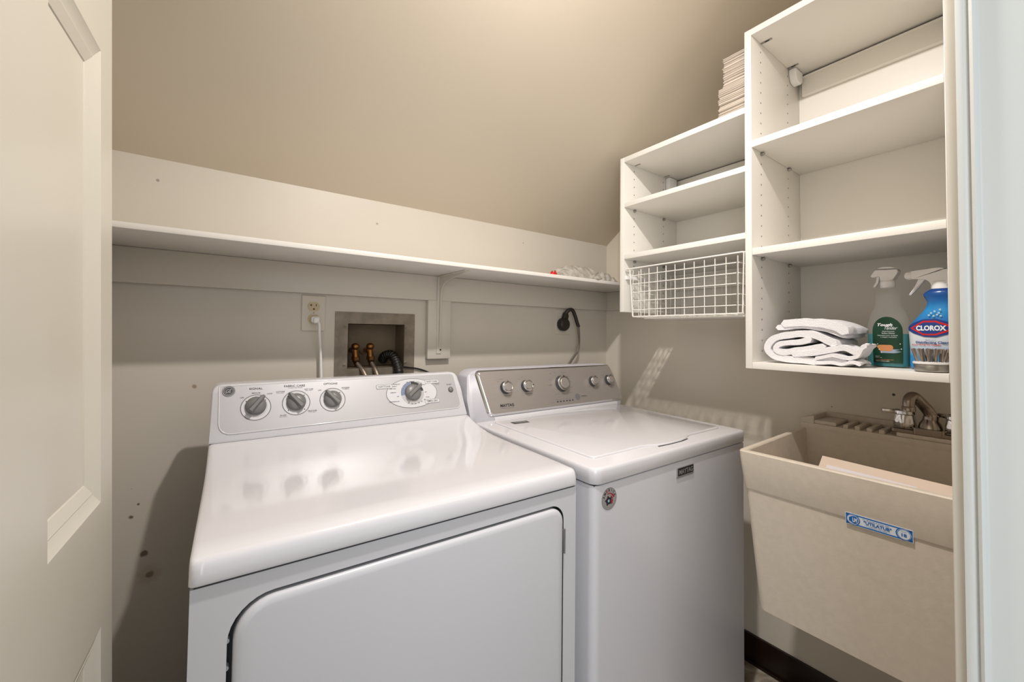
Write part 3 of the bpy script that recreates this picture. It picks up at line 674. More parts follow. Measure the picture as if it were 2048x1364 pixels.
for i in range(6):
    b = B(); b.box((.3585+i*.0158, .0325, z-.0002), (.3655+i*.0158, .0365, z+.0004), 0, EM); b.obj('indicator_light', wa, ('ink',), smooth=0)
b = B(); K = EM @ Matrix.Translation((.471, .045, 0)); b.disc(.0125, z+.0002, 28, 0, K)
for k in range(4): b.ring(.0045, .0105, z+.0003, 6, 1, K, k*90, k*90+50)
b.obj('round_emblem', wa, ('inklite', 'gray'), smooth=0, fix=False)
# front badge and round sticker (front normal is -y)
FM = lambda u, z: basis((u, .004, z), (1, 0, 0), (0, 0, 1))
b = B(); b.prism(rrect(-.0405, -.0125, .0405, .0125, .002, 3), 0, .003, 0, FM(.360, .8443)); b.prism(rrect(-.036, -.0100, .0380, .0105, .001, 2), .003, .0034, 1, FM(.360, .8443))
b.text('MAYTAG', w=.066, h=.0135, mi=0, Mx=FM(.361, .8445), z=.0042, bold=.02)
b.box((-.040, -.0165, 0), (.040, -.0125, .0015), 0, FM(.360, .8443)); b.obj('badge', wa, ('badgesilver', 'badge'), smooth=0, fix=False)
b = B(); K = FM(.0515, .8357)
b.disc(.0252, .0006, 40, 0, K); b.ring(.0242, .0250, .0007, 40, 1, K); b.ring(.0205, .0209, .0007, 30, 1, K, 200, 340)
for i, ch in enumerate('AMERICA'):
    a = 90+(3-i)*24
    b.text(ch, w=.0052 if ch != 'I' else .0014, h=.0062, mi=3 if i in (2,) else 2, Mx=K, z=.0011, at=(.0196*math.cos(R(a)), .0196*math.sin(R(a))), rot=a-90, bold=.02)
b.ring(.0112, .0135, .0008, 14, 3, K, 42, 120)
for k, (rr0, rr1, a0, a1) in enumerate(((.013, .0165, 20, 70), (.008, .0108, 12, 75))): b.ring(rr0, rr1, .0010, 12, 3, K @ Matrix.Translation((.002, -.004, 0)), a0, a1)
star = lambda n, r0, r1, ph=90: [((r0 if i % 2 == 0 else r1)*math.cos(R(ph+i*180/n)), (r0 if i % 2 == 0 else r1)*math.sin(R(ph+i*180/n))) for i in range(2*n)]
b.poly([(x-.003, y-.004, .0014) for x, y in star(5, .0125, .0075, 100)], [tuple(range(10))], 2, K); b.poly([(x-.003, y-.004, .0018) for x, y in star(5, .0046, .0020, 95)], [tuple(range(10))], 4, K)
b.poly([(.002, -.010, .0013), (.010, -.013, .0013), (.013, -.004, .0013), (.006, -.002, .0013)], [(0, 1, 2, 3)], 3, K)
b.obj('round_sticker', wa, ('badgesilver', 'inklite', 'navy', 'red', 'ltblue'), smooth=0, fix=False)

# ================================================================== wall cabinets
def pegs(b, y, xs, z0, z1, skip, mi=1, ny=-1):
    z = z0
    while z < z1:
        if not any(a-.012 < z < c+.012 for a, c in skip):
            for x in xs:
                b.poly([(x+.0021*math.cos(R(a)), y+ny*.0003, z+.0028*math.sin(R(a))) for a in range(0, 360, 45)], [tuple(range(8))], mi)
        z += .032
tc = thing('wall_cabinet', (0, -1.093, 1.120), 'tall open white wall cabinet with three bays above the laundry sink', 'cabinet')
tb = (0, -1.093, 1.120)
TD_ = -.367
def cb(b, x0, x1, y0, y1, z0, z1, mi=0, bev=.0008): wbox(b, x0, x1, y0, y1, z0, z1, CB, bev=bev, mi=mi)
CB = tb
shel = [(1.120, 1.139), (1.4579, 1.4779), (1.7830, 1.8030), (2.126, 2.145)]
b = B(); cb(b, TD_, -.001, -.8902, -.8712, 1.120, 2.145); pegs(b, -.8902+1.093, (-.3035, -.105), 1.171-1.12, 2.11-1.12, [(a-1.12, c-1.12) for a, c in shel]); b.obj('side_panel', tc, ('cab', 'hole'))
b = B(); cb(b, TD_, -.001, -1.3148, -1.2955, 1.120, 2.145); pegs(b, -1.2955+1.093, (-.3035, -.105), 1.171-1.12, 2.11-1.12, [(a-1.12, c-1.12) for a, c in shel], ny=1); b.obj('side_panel', tc, ('cab', 'hole'))
b = B(); cb(b, TD_, -.001, -1.2953, -.8904, 2.126, 2.145); b.obj('top_panel', tc, ('cab',))
b = B(); cb(b, TD_, -.001, -1.2953, -.8904, 1.120, 1.139); b.obj('bottom_panel', tc, ('cab',))
for z0, z1 in shel[1:3]:
    b = B(); cb(b, TD_+.001, -.008, -1.2950, -.8907, z0, z1); b.obj('shelf', tc, ('cab',))
b = B(); cb(b, -.0065, -.001, -1.2953, -.8904, 1.139, 2.126, bev=0); b.obj('back_panel', tc, ('cab',))
b = B(); cb(b, -.024, -.007, -1.294, -.905, 2.052, 2.121); cb(b, -.028, -.024, -1.294, -.905, 2.112, 2.119, bev=0)
b.obj('mounting_rail', tc, ('cab',))
b = B(); b.prism(roundpoly([(.002, .972), (.002, 1.004), (.062, 1.004), (.062, .985), (.050, .960), (.018, .958)], [.004, 0, 0, .012, .014, .01], 4), 0, .022, Mx=Matrix(((-1, 0, 0, -.035), (0, 0, -1, .2023), (0, 1, 0, 0), (0, 0, 0, 1))))
b.obj('hanger_cover', tc, ('white',), bevel=.003)
for z0 in (1.4579, 1.7830):
    for x in (-.3035, -.105):
        b = B(); b.lathe([(.0052, 0), (.0052, .006), (.0035, .009), (.0008, .0095)], 12, Mx=basis((x, .2020, z0-1.12-.0055), (1, 0, 0), (0, 0, 1))); b.obj('shelf_pin', tc, ('nickel',), smooth=50)
for x in (-.3035, -.105):
    b = B(); b.box((x-.004, .170, 2.126-1.12-.0015), (x+.004, .201, 2.126-1.12), 0); b.box((x-.002, .178, 2.126-1.12-.0022), (x+.002, .190, 2.126-1.12-.0014), 1); b.obj('corner_fastener', tc, ('nickel', 'hole'), smooth=0)

sc_ = thing('wall_cabinet', (0, -.63, 1.3045), 'low open white wall cabinet with two shelves left of the tall cabinet', 'cabinet')
CB = (0, -.63, 1.3045); SD = -.364
sh2 = [(1.5116, 1.5300), (1.7171, 1.7350), (1.8966, 1.9156)]
b = B(); cb(b, SD, -.001, -.4105, -.3914, 1.3045, 1.9156); pegs(b, -.4105+.63, (-.302, -.105), 1.33-1.3045, 1.88-1.3045, [(a-1.3045, c-1.3045) for a, c in sh2]); b.obj('side_panel', sc_, ('cab', 'hole'))
b = B(); cb(b, SD, -.001, -.870, -.4107, 1.8966, 1.9156); b.obj('top_panel', sc_, ('cab',))
for z0, z1 in sh2[:2]:
    b = B(); cb(b, SD+.001, -.008, -.870, -.4108, z0, z1); b.obj('shelf', sc_, ('cab',))
b = B(); cb(b, -.0065, -.001, -.870, -.4107, 1.3045, 1.8966, bev=0); b.obj('back_panel', sc_, ('cab',))
b = B(); cb(b, -.024, -.007, -.868, -.425, 1.838, 1.892); b.obj('mounting_rail', sc_, ('cab',))
b = B(); cb(b, -.024, -.007, -.868, -.412, 1.410, 1.478); b.obj('mounting_rail', sc_, ('cab',))
b = B(); cb(b, -.09, -.035, -.432, -.4108, 1.845, 1.8955, bev=.004); b.obj('hanger_cover', sc_, ('white',))
for z0 in (1.5116, 1.7171):
    for x in (-.302, -.105):
        b = B(); b.lathe([(.0052, 0), (.0052, .006), (.0035, .009), (.0008, .0095)], 12, Mx=basis((x, .2192, z0-1.3045-.0055), (1, 0, 0), (0, 0, 1))); b.obj('shelf_pin', sc_, ('nickel',), smooth=50)
for x in (-.302, -.105):
    b = B(); b.box((x-.003, .190, .5908), (x+.003, .215, .5921), 0); b.obj('corner_fastener', sc_, ('nickel', 'hole'), smooth=0)
b = B(); cb(b, -.355, -.045, -.4175, -.4108, 1.432, 1.447, bev=.001); cb(b, -.355, -.045, -.424, -.4175, 1.432, 1.4345, bev=0); b.lathe([(.0075, 0), (.0075, .010), (.004, .012)], 14, Mx=basis((-.352, .2190, .1560), (0, 0, 1), (1, 0, 0)))
b.lathe([(.0022, .0125), (.0021, .0130)], 10, 1, Mx=basis((-.352, .2190, .1560), (0, 0, 1), (1, 0, 0)))
b.box((-.058, .207, .124), (-.045, .2190, .137), 0)
b.obj('basket_runner', sc_, ('white', 'hole'))

# ---- wire basket
bk = thing('wire_basket', (-.19, -.64, 1.285), 'white wire pull-out basket under the low cabinet', 'basket')
ob = (-.19, -.64, 1.285)
b = B()
def wr(p, q, r=.0016, seg=6): b.tube([tuple(p[i]-ob[i] for i in range(3)), tuple(q[i]-ob[i] for i in range(3))], r, seg)
XF, XR, YA, YB = -.358, -.040, -.4507, -.8455
cols = [YA-.0007-i*.03575 for i in range(12)]
rows = [1.4425, 1.4102, 1.3780, 1.3448, 1.3110]
zb, ztp = 1.2852, 1.4700
for y in cols: 
    wr((XF, y, ztp-.006), (XF, y, zb)); wr((XR, y, ztp-.006), (XR, y, zb)); 
for z_ in rows:
    for x in (XF-.002, XR+.002): wr((x, YA+.002, z_), (x, YB+.004, z_))
    for y in (YA+.003, YB-.003): wr((XF, y, z_), (XR, y, z_))
nx = 9; xs_ = [XF+(XR-XF)*i/nx for i in range(nx+1)]
for x in xs_:
    for y in (YA, YB): wr((x, y, ztp-.006), (x, y, zb))
    wr((x, YA, zb), (x, YB, zb))
for y in cols: wr((XF, y, zb-.002), (XR, y, zb-.002))
for x in (XF, XR): wr((x, YA-.004, zb), (x, YB-.014, zb), .0024)
b.obj('wire_mesh', bk, ('wire',), smooth=60)
b = B()
loop = [(XF-.003, -.418, 1.4705), (XF-.003, -.858, 1.4725), (XF+.002, -.866, 1.4720), (XR, -.866, 1.4720), (XR, -.418, 1.4720), (XF-.003, -.418, 1.4705)]
b.tube([tuple(p[i]-ob[i] for i in range(3)) for p in loop], .0026, 8)
wr((XF-.002, -.4365, 1.470), (XF-.001, YA+.001, zb), .002); wr((XF-.002, -.8640, 1.470), (XF-.001, -.8590, zb), .002); wr((XF-.001, YB, zb), (XF-.001, -.8590, zb), .002)
b.obj('top_frame', bk, ('wire',), smooth=60)
b = B(); wbox(b, -.305, -.045, -.868, -.462, zb-.008, zb-.0045, ob, bev=.001); b.obj('base_liner', bk, ('wire',))

# ---- folded paper towels on the low cabinet (individual sheets)
def towel_mesh(seed):
    b = B(); n = 9; rings = []
    for i in range(n+1):
        u = i/n; y = -.0445+.089*u
        wv = .0006*noise.noise(Vector((u*3, seed, 0)))
        h = .0014
        rg = [(-.075, y, wv-h), (.075, y, wv-h), (.075, y, wv+h), (-.075, y, wv+h), (-.0765, y, wv+h*.4), (-.0765, y, wv-h*.4)]
        rings.append(rg)
    b.loft(rings)
    return b
protos = []
base0 = Vector((-.27, -.8260, 1.9156))
for g, (n, z0, yo, xo, lab) in enumerate(((24, 1.9156, 0, 0, 'white folded paper towel in the wider lower pile on top of the low cabinet'), (23, 2.0165, -.0135, .004, 'white folded paper towel in the upper pile on top of the low cabinet'))):
    first = None
    for k in range(n):
        if first is None:
            o_ = towel_mesh(g+1.3).obj('paper_towel', None, ('paper',), smooth=50); first = o_
        else:
            o_ = first.copy(); COL.objects.link(o_)
        wdt = .089 if g == 0 else .0755
        o_.scale = (1, wdt/.089, 1)
        o_.location = (-.272+xo+random.uniform(-.0045, .0045)+(.006 if k % 7 == 3 else 0)+(.0012*math.sin(k*.9) if g == 0 else 0), -.8260-(.0068 if g else 0)+random.uniform(-.0013, .0013), z0+.0018+k*.00425)
        o_.rotation_euler = (random.uniform(-.008, .008), 0, random.uniform(-.02, .02))
        tag(o_, lab, 'paper towel', 'folded paper towels in the lower pile' if g == 0 else 'folded paper towels in the upper pile')

# ---- terry towels
def ribbon(path, th, x0, x1, nx, seed, amp=.003, taper=None):
    """path in (y,z); closed profile, extruded along x with wobble"""
    P = [Vector((p[0], p[1])) for p in bez([(a, b_, 0) for a, b_ in path], 6)]
    L_, R_ = [], []
    for i, p in enumerate(P):
        t = (P[min(i+1, len(P)-1)]-P[max(i-1, 0)]).normalized(); n_ = Vector((-t.y, t.x)); h = th/2*(taper(i/(len(P)-1)) if taper else 1)
        L_.append(p+n_*h); R_.append(p-n_*h)
    t0 = (P[1]-P[0]).normalized(); t1 = (P[-1]-P[-2]).normalized()
    prof = [P[0]-t0*th*.4]+L_+[P[-1]+t1*th*.4]+R_[::-1]
    c = sum(prof, Vector((0, 0)))/len(prof); rings = []
    for k in range(nx+1):
        u = k/nx; x = x0+(x1-x0)*u; s = 1-.10*max(0, 1-u*7)**2-.12*max(0, (u-.86)/.14)**2
        rg = []
        for j, p in enumerate(prof):
            q = Vector((x*0+p.x, p.y)); 
            m_ = P[min(len(P)-1, max(0, (j-1) if j <= len(P) else 2*len(P)+1-j))]
            q = m_+(q-m_)*s if s < 1 else q
            v = Vector((x*14, q.x*14, q.y*14+seed))
            rg.append((x+.004*noise.noise(v*1.3), q.x+amp*noise.noise(v*2), max(1.1395, q.y+amp*noise.noise(v*2.3+Vector((9, 0, 0))))))
        rings.append(rg)
    return rings
def towel(name, lab, pieces, base):
    t = thing(name, base, lab, 'towel')
    for nm, args in pieces:
        b = B(); b.loft([[(x-base[0], y-base[1], z-base[2]) for x, y, z in rg] for rg in ribbon(*args)])
        o_ = b.obj(nm, t, ('terry',), smooth=75)
    return t
bs = (-.25, -1.03, 1.139)
towel('hand_towel', 'white terry towel rolled in a loose coil on the cabinet floor, under the folded one', [
    ('outer_coil', ([(-1.104, 1.1530), (-1.04, 1.1500), (-.96, 1.1535), (-.928, 1.168), (-.9235, 1.190), (-.943, 1.212), (-.985, 1.2215), (-1.025, 1.2240), (-1.052, 1.2140), (-1.085, 1.199)], .020, -.345, -.17, 12, 1.0)),
    ('inner_coil', ([(-1.030, 1.2085), (-1.000, 1.2005), (-.965, 1.1960), (-.9455, 1.1870), (-.9500, 1.1745), (-.975, 1.1720), (-1.02, 1.1830), (-1.06, 1.1900)], .017, -.348, -.17, 12, 4.0)),
    ('middle_fold', ([(-.99, 1.1685), (-1.04, 1.1720), (-1.075, 1.1830), (-1.105, 1.1880), (-1.128, 1.1780)], .017, -.350, -.272, 8, 7.0)),
    ('loose_end', ([(-1.05, 1.1600), (-1.085, 1.1690), (-1.112, 1.1620), (-1.132, 1.1740), (-1.143, 1.1890), (-1.150, 1.1960)], .010, -.352, -.272, 10, 11.0, .007)),
    ('frayed_hem', ([(-1.045, 1.1470), (-1.075, 1.1500), (-1.10, 1.1455), (-1.125, 1.1520), (-1.140, 1.1500)], .010, -.356, -.272, 10, 15.0, .006)),
], bs)
bs2 = (-.24, -1.02, 1.225)
towel('hand_towel', 'white terry towel folded flat, lying on top of the coiled towel', [
    ('top_fold', ([(-.962, 1.2530), (-1.00, 1.2550), (-1.05, 1.2525), (-1.085, 1.2440), (-1.105, 1.2320)], .024, -.338, -.17, 12, 21.0)),
    ('under_fold', ([(-.945, 1.2420), (-.965, 1.2435), (-.99, 1.2450), (-1.03, 1.2450), (-1.07, 1.2350), (-1.100, 1.2200)], .017, -.332, -.17, 12, 25.0)),
], bs2)

# ---- clear spray bottle with green label
CAMD = lambda x, y: math.atan2(CAMP.y-y, CAMP.x-x)
def oval_rings(prof, depth=.62, seg=40, skew=None):
    out = []
    for hw, z, *o in prof:
        cx = o[0] if o else 0; k = o[1] if len(o) > 1 else depth
        out.append([(cx+hw*math.copysign(abs(math.cos(a))**.8, math.cos(a)), hw*k*math.copysign(abs(math.sin(a))**.8, math.sin(a)), z) for a in [2*math.pi*i/seg for i in range(seg)]])
    return out
gx, gy = -.222, -1.1665
gb = thing('spray_bottle', (gx, gy, 1.1395), 'clear spray bottle half full of teal cleaner with a dark green label', 'bottle', R(-90-6))
# local: +x = towards camera-right (-y), local -y faces the room after the turn
gp = [(.036, 0), (.0425, .003), (.0440, .012), (.0440, .085), (.0432, .105), (.0400, .125), (.0345, .142), (.0290, .153), (.0255, .163), (.0250, .175), (.0262, .186), (.0250, .194), (.0180, .202), (.0150, .206), (.0150, .212)]
prof = [(hw, z_, 0, .60 if z_ < .12 else .60+.4*(z_-.12)/.09) for hw, z_ in gp]
b = B(); b.loft(oval_rings(prof), cap=(True, False)); b.obj('bottle_shell', gb, ('bottle',), smooth=60)
b = B(); lp = [(hw-.0015, max(z_, .002), 0, .58) for hw, z_ in gp if z_ < .086]+[(.0424, .0865, 0, .58)]
b.loft(oval_rings(lp)); b.obj('cleaner', gb, ('liquid',), smooth=60)
def wrap(b, pts, hw, k, mi, off=.0008, cx=0, n=.8, cell=.004):
    """flat outline (u,v) wrapped on the oval front (u -> angle), front is -y"""
    o_ = bmesh.new(); vs = [o_.verts.new((p[0], p[1], 0)) for p in pts]; o_.faces.new(vs)
    us_ = [p[0] for p in pts]; x = min(us_)+cell
    while x < max(us_):
        g_ = bmesh.ops.bisect_plane(o_, geom=o_.verts[:]+o_.edges[:]+o_.faces[:], plane_co=(x, 0, 0), plane_no=(1, 0, 0)); x += cell
    bmesh.ops.triangulate(o_, faces=o_.faces[:])
    bmap(b, o_, hw, k, mi, off, cx); o_.free()
def ov(u, hw, k):
    hw_ = hw; t = max(-1, min(1, u/hw_)); c = abs(t)**(1/.8); s = math.sqrt(max(0, 1-c*c))
    return -hw_*k*s**.8
def bmap(b, o_, hw, k, mi, off, cx):
    o_.verts.index_update(); vs = [(v.co.x+cx, ov(v.co.x, hw, k)-off, v.co.y) for v in o_.verts]
    b.poly(vs, [tuple(v.index for v in f.verts) for f in o_.faces], mi)
def wtext(b, s, at, w_, h_, hw, k, mi, off=.0012, cx=0, **kw):
    t = B(); t.text(s, w=w_, h=h_, at=at, z=0, **kw)
    bmesh.ops.triangulate(t.bm, faces=t.bm.faces[:]); bmap(b, t.bm, hw, k, mi, off, cx); t.bm.free()
b = B(); HWG, KG = .0442, .60
arch = [(-.024, .012), (.034, .012), (.0345, .085)]+[(.0045+.030*math.cos(R(a)), .095+.036*math.sin(R(a))) for a in range(0, 181, 15)]+[(-.0255, .085)]
wrap(b, arch, HWG, KG, 0)
wtext(b, 'Tough', (.001, .109), .031, .0095, HWG, KG, 1, shear=.25, bold=.03)
wtext(b, 'Tender', (.013, .1015), .025, .008, HWG, KG, 1, shear=.35); wtext(b, '&', (.014, .106), .003, .003, HWG, KG, 1)
wtext(b, 'Multi-Purpose', (.008, .0925), .024, .0034, HWG, KG, 1); wtext(b, 'Surface Cleaner', (.008, .0882), .026, .0034, HWG, KG, 1)
wtext(b, 'Nettoyant pour surfaces', (.006, .0822), .040, .0034, HWG, KG, 1); wtext(b, 'a usages multiples', (.008, .0778), .032, .0032, HWG, KG, 1)
wrap(b, [(x-.004+.006*noise.noise(Vector((x*80, y*80, 1))), y+.050) for x, y in rrect(-.010, -.008, .022, .008, .006, 4)], HWG, KG, 2, .0012)
wrap(b, [(x*(1+.3*math.sin(i*2.1)), y+.043) for i, (x, y) in enumerate(rrect(-.008, -.006, .026, .004, .004, 3))], HWG, KG, 3, .0010)
for i, (u, v) in enumerate(((-.014, .060), (.030, .061), (-.011, .046), (-.006, .038), (.032, .048))): wrap(b, [(u+.0012*math.cos(R(a)), v+.0012*math.sin(R(a))) for a in range(0, 360, 60)], HWG, KG, 1, .0013)
wtext(b, '1 QUART', (-.014, .0280), .010, .0022, HWG, KG, 1); wtext(b, '946 mL', (-.012, .0248), .014, .0022, HWG, KG, 1)
wtext(b, 'CAUTION: EYE IRRITANT', (.0, .0195), .036, .0026, HWG, KG, 4); wtext(b, 'READ BACK LABEL', (-.004, .0160), .028, .0022, HWG, KG, 1)
b.obj('label', gb, ('labelgreen', 'lblwhite', 'orange', 'palesuds', 'orange'), smooth=60, fix=False)
b = B(); b.lathe([(.0150, .208), (.0155, .209), (.0155, .224), (.0135, .226), (.0135, .228)], 28); b.obj('collar', gb, ('white',), smooth=40)
def trigger_head(parent, side, zb_, pts, thick, mats='white'):
    b = B(); k = side
    P = [(x*k, z_) for x, z_ in pts]
    b.prism(P, -thick/2, thick/2, Mx=Matrix(((1, 0, 0, 0), (0, 0, -1, 0), (0, 1, 0, zb_), (0, 0, 0, 1))))
    return b
# bell-shaped head seen nearly face-on: nozzle to the left
pts = roundpoly([(.013, 0), (-.013, 0), (-.014, .012), (-.030, .009), (-.033, .013), (-.026, .026), (-.016, .035), (.014, .034), (.026, .022), (.020, .012)], [.001, .001, .004, .003, .002, .008, .01, .012, .01, .004], 4)
trigger_head(gb, 1, .228, pts, .021).obj('trigger_head', gb, ('white',), bevel=.0035, seg=3)
trigger_head(gb, 1, .228, roundpoly([(-.016, .012), (-.022, .010), (-.024, -.004), (-.030, -.016), (-.026, -.017), (-.019, -.006)], .001, 2), .010).obj('trigger_lever', gb, ('white',), bevel=.001)

# ---- blue sleeve spray bottle
bx_, by_ = -.245, -1.2520
bb = thing('spray_bottle', (bx_, by_, 1.1395), 'blue wrapped cleaner bottle with white trigger against the right side of the bay', 'bottle', R(-90-4))
bp_ = [(.034, 0, .000), (.0395, .003, .000), (.0405, .012, 0), (.0400, .050, 0), (.0415, .085, 0), (.0420, .098, 0), (.0405, .108, .0005), (.0345, .125, .006), (.0275, .142, .012), (.0235, .155, .0145), (.0225, .166, .0150), (.0265, .178, .0130), (.0275, .184, .0130), (.0235, .190, .0140), (.0180, .195, .0155), (.0150, .197, .0155)]
b = B(); b.loft(oval_rings([(hw, z_, o_, .62+.3*max(0, z_-.12)/.08) for hw, z_, o_ in bp_])); b.obj('bottle_body', bb, ('sleeve',), smooth=60)
HB, KB = .0422, .63
b = B()
# blue swoosh, red diamond, blue diamond, lettering
wrap(b, [(-.0418, .104), (-.030, .113), (-.010, .122), (.014, .123), (.036, .113), (.0415, .104), (.0415, .098), (.030, .086), (.012, .079), (-.008, .080), (-.028, .088), (-.0418, .097)], HB, KB, 1, .0008)
wrap(b, [(-.035, .101), (-.010, .1185), (.012, .1185), (.041, .1055), (.041, .0965), (.012, .0835), (-.010, .0835)], HB, KB, 0, .0011)
wrap(b, [(-.029, .101), (-.009, .1145), (.011, .1145), (.0385, .101), (.011, .0875), (-.009, .0875)], HB, KB, 1, .0014)
wtext(b, 'CLOROX', (.003, .101), .052, .0125, HB, KB, 2, .0018, bold=.045)
wtext(b, 'Bathroom', (.003, .0725), .018, .0024, HB, KB, 3, .0010); wtext(b, 'Disinfecting Cleaner', (.008, .0660), .064, .0072, HB, KB, 3, .0012, bold=.03)
wtext(b, 'KILLS 99.9% OF GERMS', (-.006, .0605), .052, .0032, HB, KB, 0, .0010, bold=.02)
for i, (u, v) in enumerate(((0, .137), (.006, .141), (.010, .133), (.013, .137), (.015, .145), (.004, .130), (.016, .130), (-.004, .132))): wrap(b, [(u-.0018, v-.0018), (u+.0018, v-.0018), (u+.0018, v+.0018), (u-.0018, v+.0018)], .034, .72, 4, .0015, cx=.004)
b.obj('label_print', bb, ('clred', 'clblue', 'lblwhite', 'inkblue', 'ltblue'), smooth=60, fix=False)
b = B(); b.lathe([(.0155, .195), (.0165, .196), (.0165, .202), (.0165, .212), (.014, .214)], 28, Mx=Matrix.Translation((.0155, 0, 0))); b.obj('collar', bb, ('white',), smooth=40)
pts = roundpoly([(.028, 0), (.002, 0), (.000, .010), (-.010, .018), (-.034, .0205), (-.034, .040), (.018, .044), (.034, .036), (.034, .012)], [.001, .004, .006, .004, .002, .002, .01, .01, .004], 4)
hd = trigger_head(bb, 1, .203, pts, .022).obj('trigger_head', bb, ('white',), bevel=.003, seg=3)
b = B(); b.lathe([(.0105, 0), (.0105, .008), (.0085, .013), (.004, .0155), (.001, .016)], 8, Mx=basis((-.034, 0, .2335), (0, 0, 1), (0, 1, 0)) ); b.obj('nozzle', bb, ('white',), bevel=.0008)
trigger_head(bb, 1, .203, roundpoly([(-.009, .020), (-.022, .021), (-.027, .006), (-.040, -.018), (-.0375, -.020), (-.022, .000)], .002, 3), .012).obj('trigger_lever', bb, ('white',), bevel=.0012)

# ---- round scrub brush
sb_ = thing('scrub_brush', (-.329, -1.2625, 1.1392), 'round scrub brush with steel back, lying bristles up in front of the blue bottle', 'brush')
b = B(); b.lathe([(.0255, 0), (.0290, .002), (.0295, .004), (.0295, .017), (.0285, .0185)], 40); b.obj('steel_back', sb_, ('nickel',), smooth=40)
b = B(); b.lathe([(.0290, .0180), (.0312, .0185), (.0316, .0205), (.0312, .0228), (.0285, .0235)], 40); b.obj('rim_band', sb_, ('white',), smooth=50)
for ring_i, (n_, r_) in enumerate(((14, .0245), (9, .015), (4, .006))):
    for i in range(n_):
        a = 2*math.pi*i/n_+ring_i; b = B()
        for k in range(9):
            da = random.uniform(-.09, .09); rr0 = r_+random.uniform(-.001, .001); rr1 = min(.0325, r_*1.28+random.uniform(-.0016, .0016))
            b.tube([(rr0*math.cos(a+da*.3), rr0*math.sin(a+da*.3), .0225), (rr1*math.cos(a+da*1.6), rr1*math.sin(a+da*1.6), .052+random.uniform(-.0012, .0012))], .0011, 5, k % 2)
        b.obj('bristle_tuft', sb_, ('bristle', 'bristled'), smooth=0)

# ================================================================== laundry sink
sk = thing('laundry_sink', (0, -1.218, .51), 'beige speckled plastic laundry tub hung on the right wall beside the washer', 'sink')
KY, KZ = -1.218, .51
YLs, YRs = -.929, -1.507
def sy(y): return y-KY
def szz(z_): return z_-KZ
b = B()
rimL = lambda x: .9180+.010*max(0, min(1, (x+.53)/.41))      # rim climbs slightly to the back
# outer skirt and body as lofted rings (x0 front, x1 back, inset y)
def ringo(x0, x1, y0, y1, z_, r=.012, n=6, slope=False):
    pts_ = rrect(x0, min(y0, y1), x1, max(y0, y1), (r, .002, .002, r), n)
    return [(x, sy(y), szz((rimL(x)+z_) if slope else z_)) for x, y in pts_]
rings = [ringo(-.490, -.006, -.964, -1.472, .508, .02), ringo(-.498, -.004, -.958, -1.478, .513, .022), ringo(-.5215, -.003, -.9385, -1.4975, .8205, .014),
         ringo(-.5240, -.003, -.9370, -1.499, .8206, .013), ringo(-.5250, -.002, -.9360, -1.500, .8230, .013), ringo(-.532, -.002, -.929, -1.507, -.018, .010, slope=True), ringo(-.533, -.002, -.928, -1.508, -.003, .010, slope=True), ringo(-.531, -.002, -.930, -1.506, 0, .009, slope=True)]
IX = -.125
rings += [ringo(-.519, IX+.004, -.942, -1.494, 0, .007, slope=True), ringo(-.517, IX, -.944, -1.492, -.003, .007, slope=True), ringo(-.470, -.150, -.975, -1.461, .55, .03), ]
b.loft(rings, cap=(True, True)); b.obj('basin', sk, ('tub',), smooth=22)
# rear ledge with soap ridges and splash lip
b = B()
wbox(b, IX, -.004, -1.507, -.929, .915, .9435, (0, KY, KZ), bev=.002)
wbox(b, -.016, -.003, -1.507, -.960, .9435, .9680, (0, KY, KZ), bev=.003)
b.prism([(sy(-.929), 0), (sy(-.929), .0), (sy(-.929), .012), (sy(-.965), .0245), (sy(-.965), 0)], .003, IX*-1-.0, Mx=Matrix(((0, 0, -1, 0), (1, 0, 0, 0), (0, 1, 0, szz(.9435)), (0, 0, 0, 1))))
wbox(b, IX+.001, -.016, -1.507, -1.1588, .9435, .9550, (0, KY, KZ), bev=.003); wbox(b, IX+.001, -.016, -1.022, -.965, .9435, .9550, (0, KY, KZ), bev=.003)
b.obj('ledge', sk, ('tub',), smooth=38)
for i in range(4):
    y = -1.046-i*.0275
    b = B(); wbox(b, IX-.001, -.02, y-.006, y+.006, .9430, .9545, (0, KY, KZ), bev=.002); b.obj('soap_ridge', sk, ('tub',), smooth=38)
b = B()
SM = basis((-.5247, sy(-1.1540), szz(.822)), (0, -1, 0), (-.075, 0, 1)) @ Matrix.Translation((0, 0, .0006))
b.prism(rrect(0, -.0125, .109, .0125, .001, 2), 0, .0006, 1, SM)
b.box((.001, .0088, .0006), (.108, .0114, .0008), 0, SM); b.box((.001, -.0114, .0006), (.108, -.0088, .0008), 0, SM)
b.box((.001, -.0114, .0006), (.006, .0114, .0008), 0, SM); b.box((.103, -.0114, .0006), (.108, .0114, .0008), 0, SM)
S2 = lambda u, v=0: SM @ Matrix.Translation((u, v, 0))
b.disc(.0120, .0010, 36, 0, S2(.0135)); b.ring(.0092, .0102, .0010, 36, 1, S2(.0135)); b.disc(.0082, .0012, 30, 1, S2(.0122)); b.disc(.0074, .0014, 30, 0, S2(.0142))
b.text('E', h=.0085, w=.0055, mi=0, Mx=S2(.0092), z=.0018, bold=.04); b.text('LM', h=.0090, w=.0080, mi=1, Mx=S2(.0165), z=.0018, bold=.04)
b.disc(.0120, .0010, 36, 0, S2(.0945)); b.disc(.0108, .0012, 36, 1, S2(.0955)); b.ring(.0094, .0102, .0012, 36, 0, S2(.0955)); b.text('18', h=.0068, w=.0080, mi=0, Mx=S2(.0955, -.0015), z=.0016, bold=.04); b.text('MODEL', h=.0016, w=.008, mi=0, Mx=S2(.0955, .0055), z=.0016)
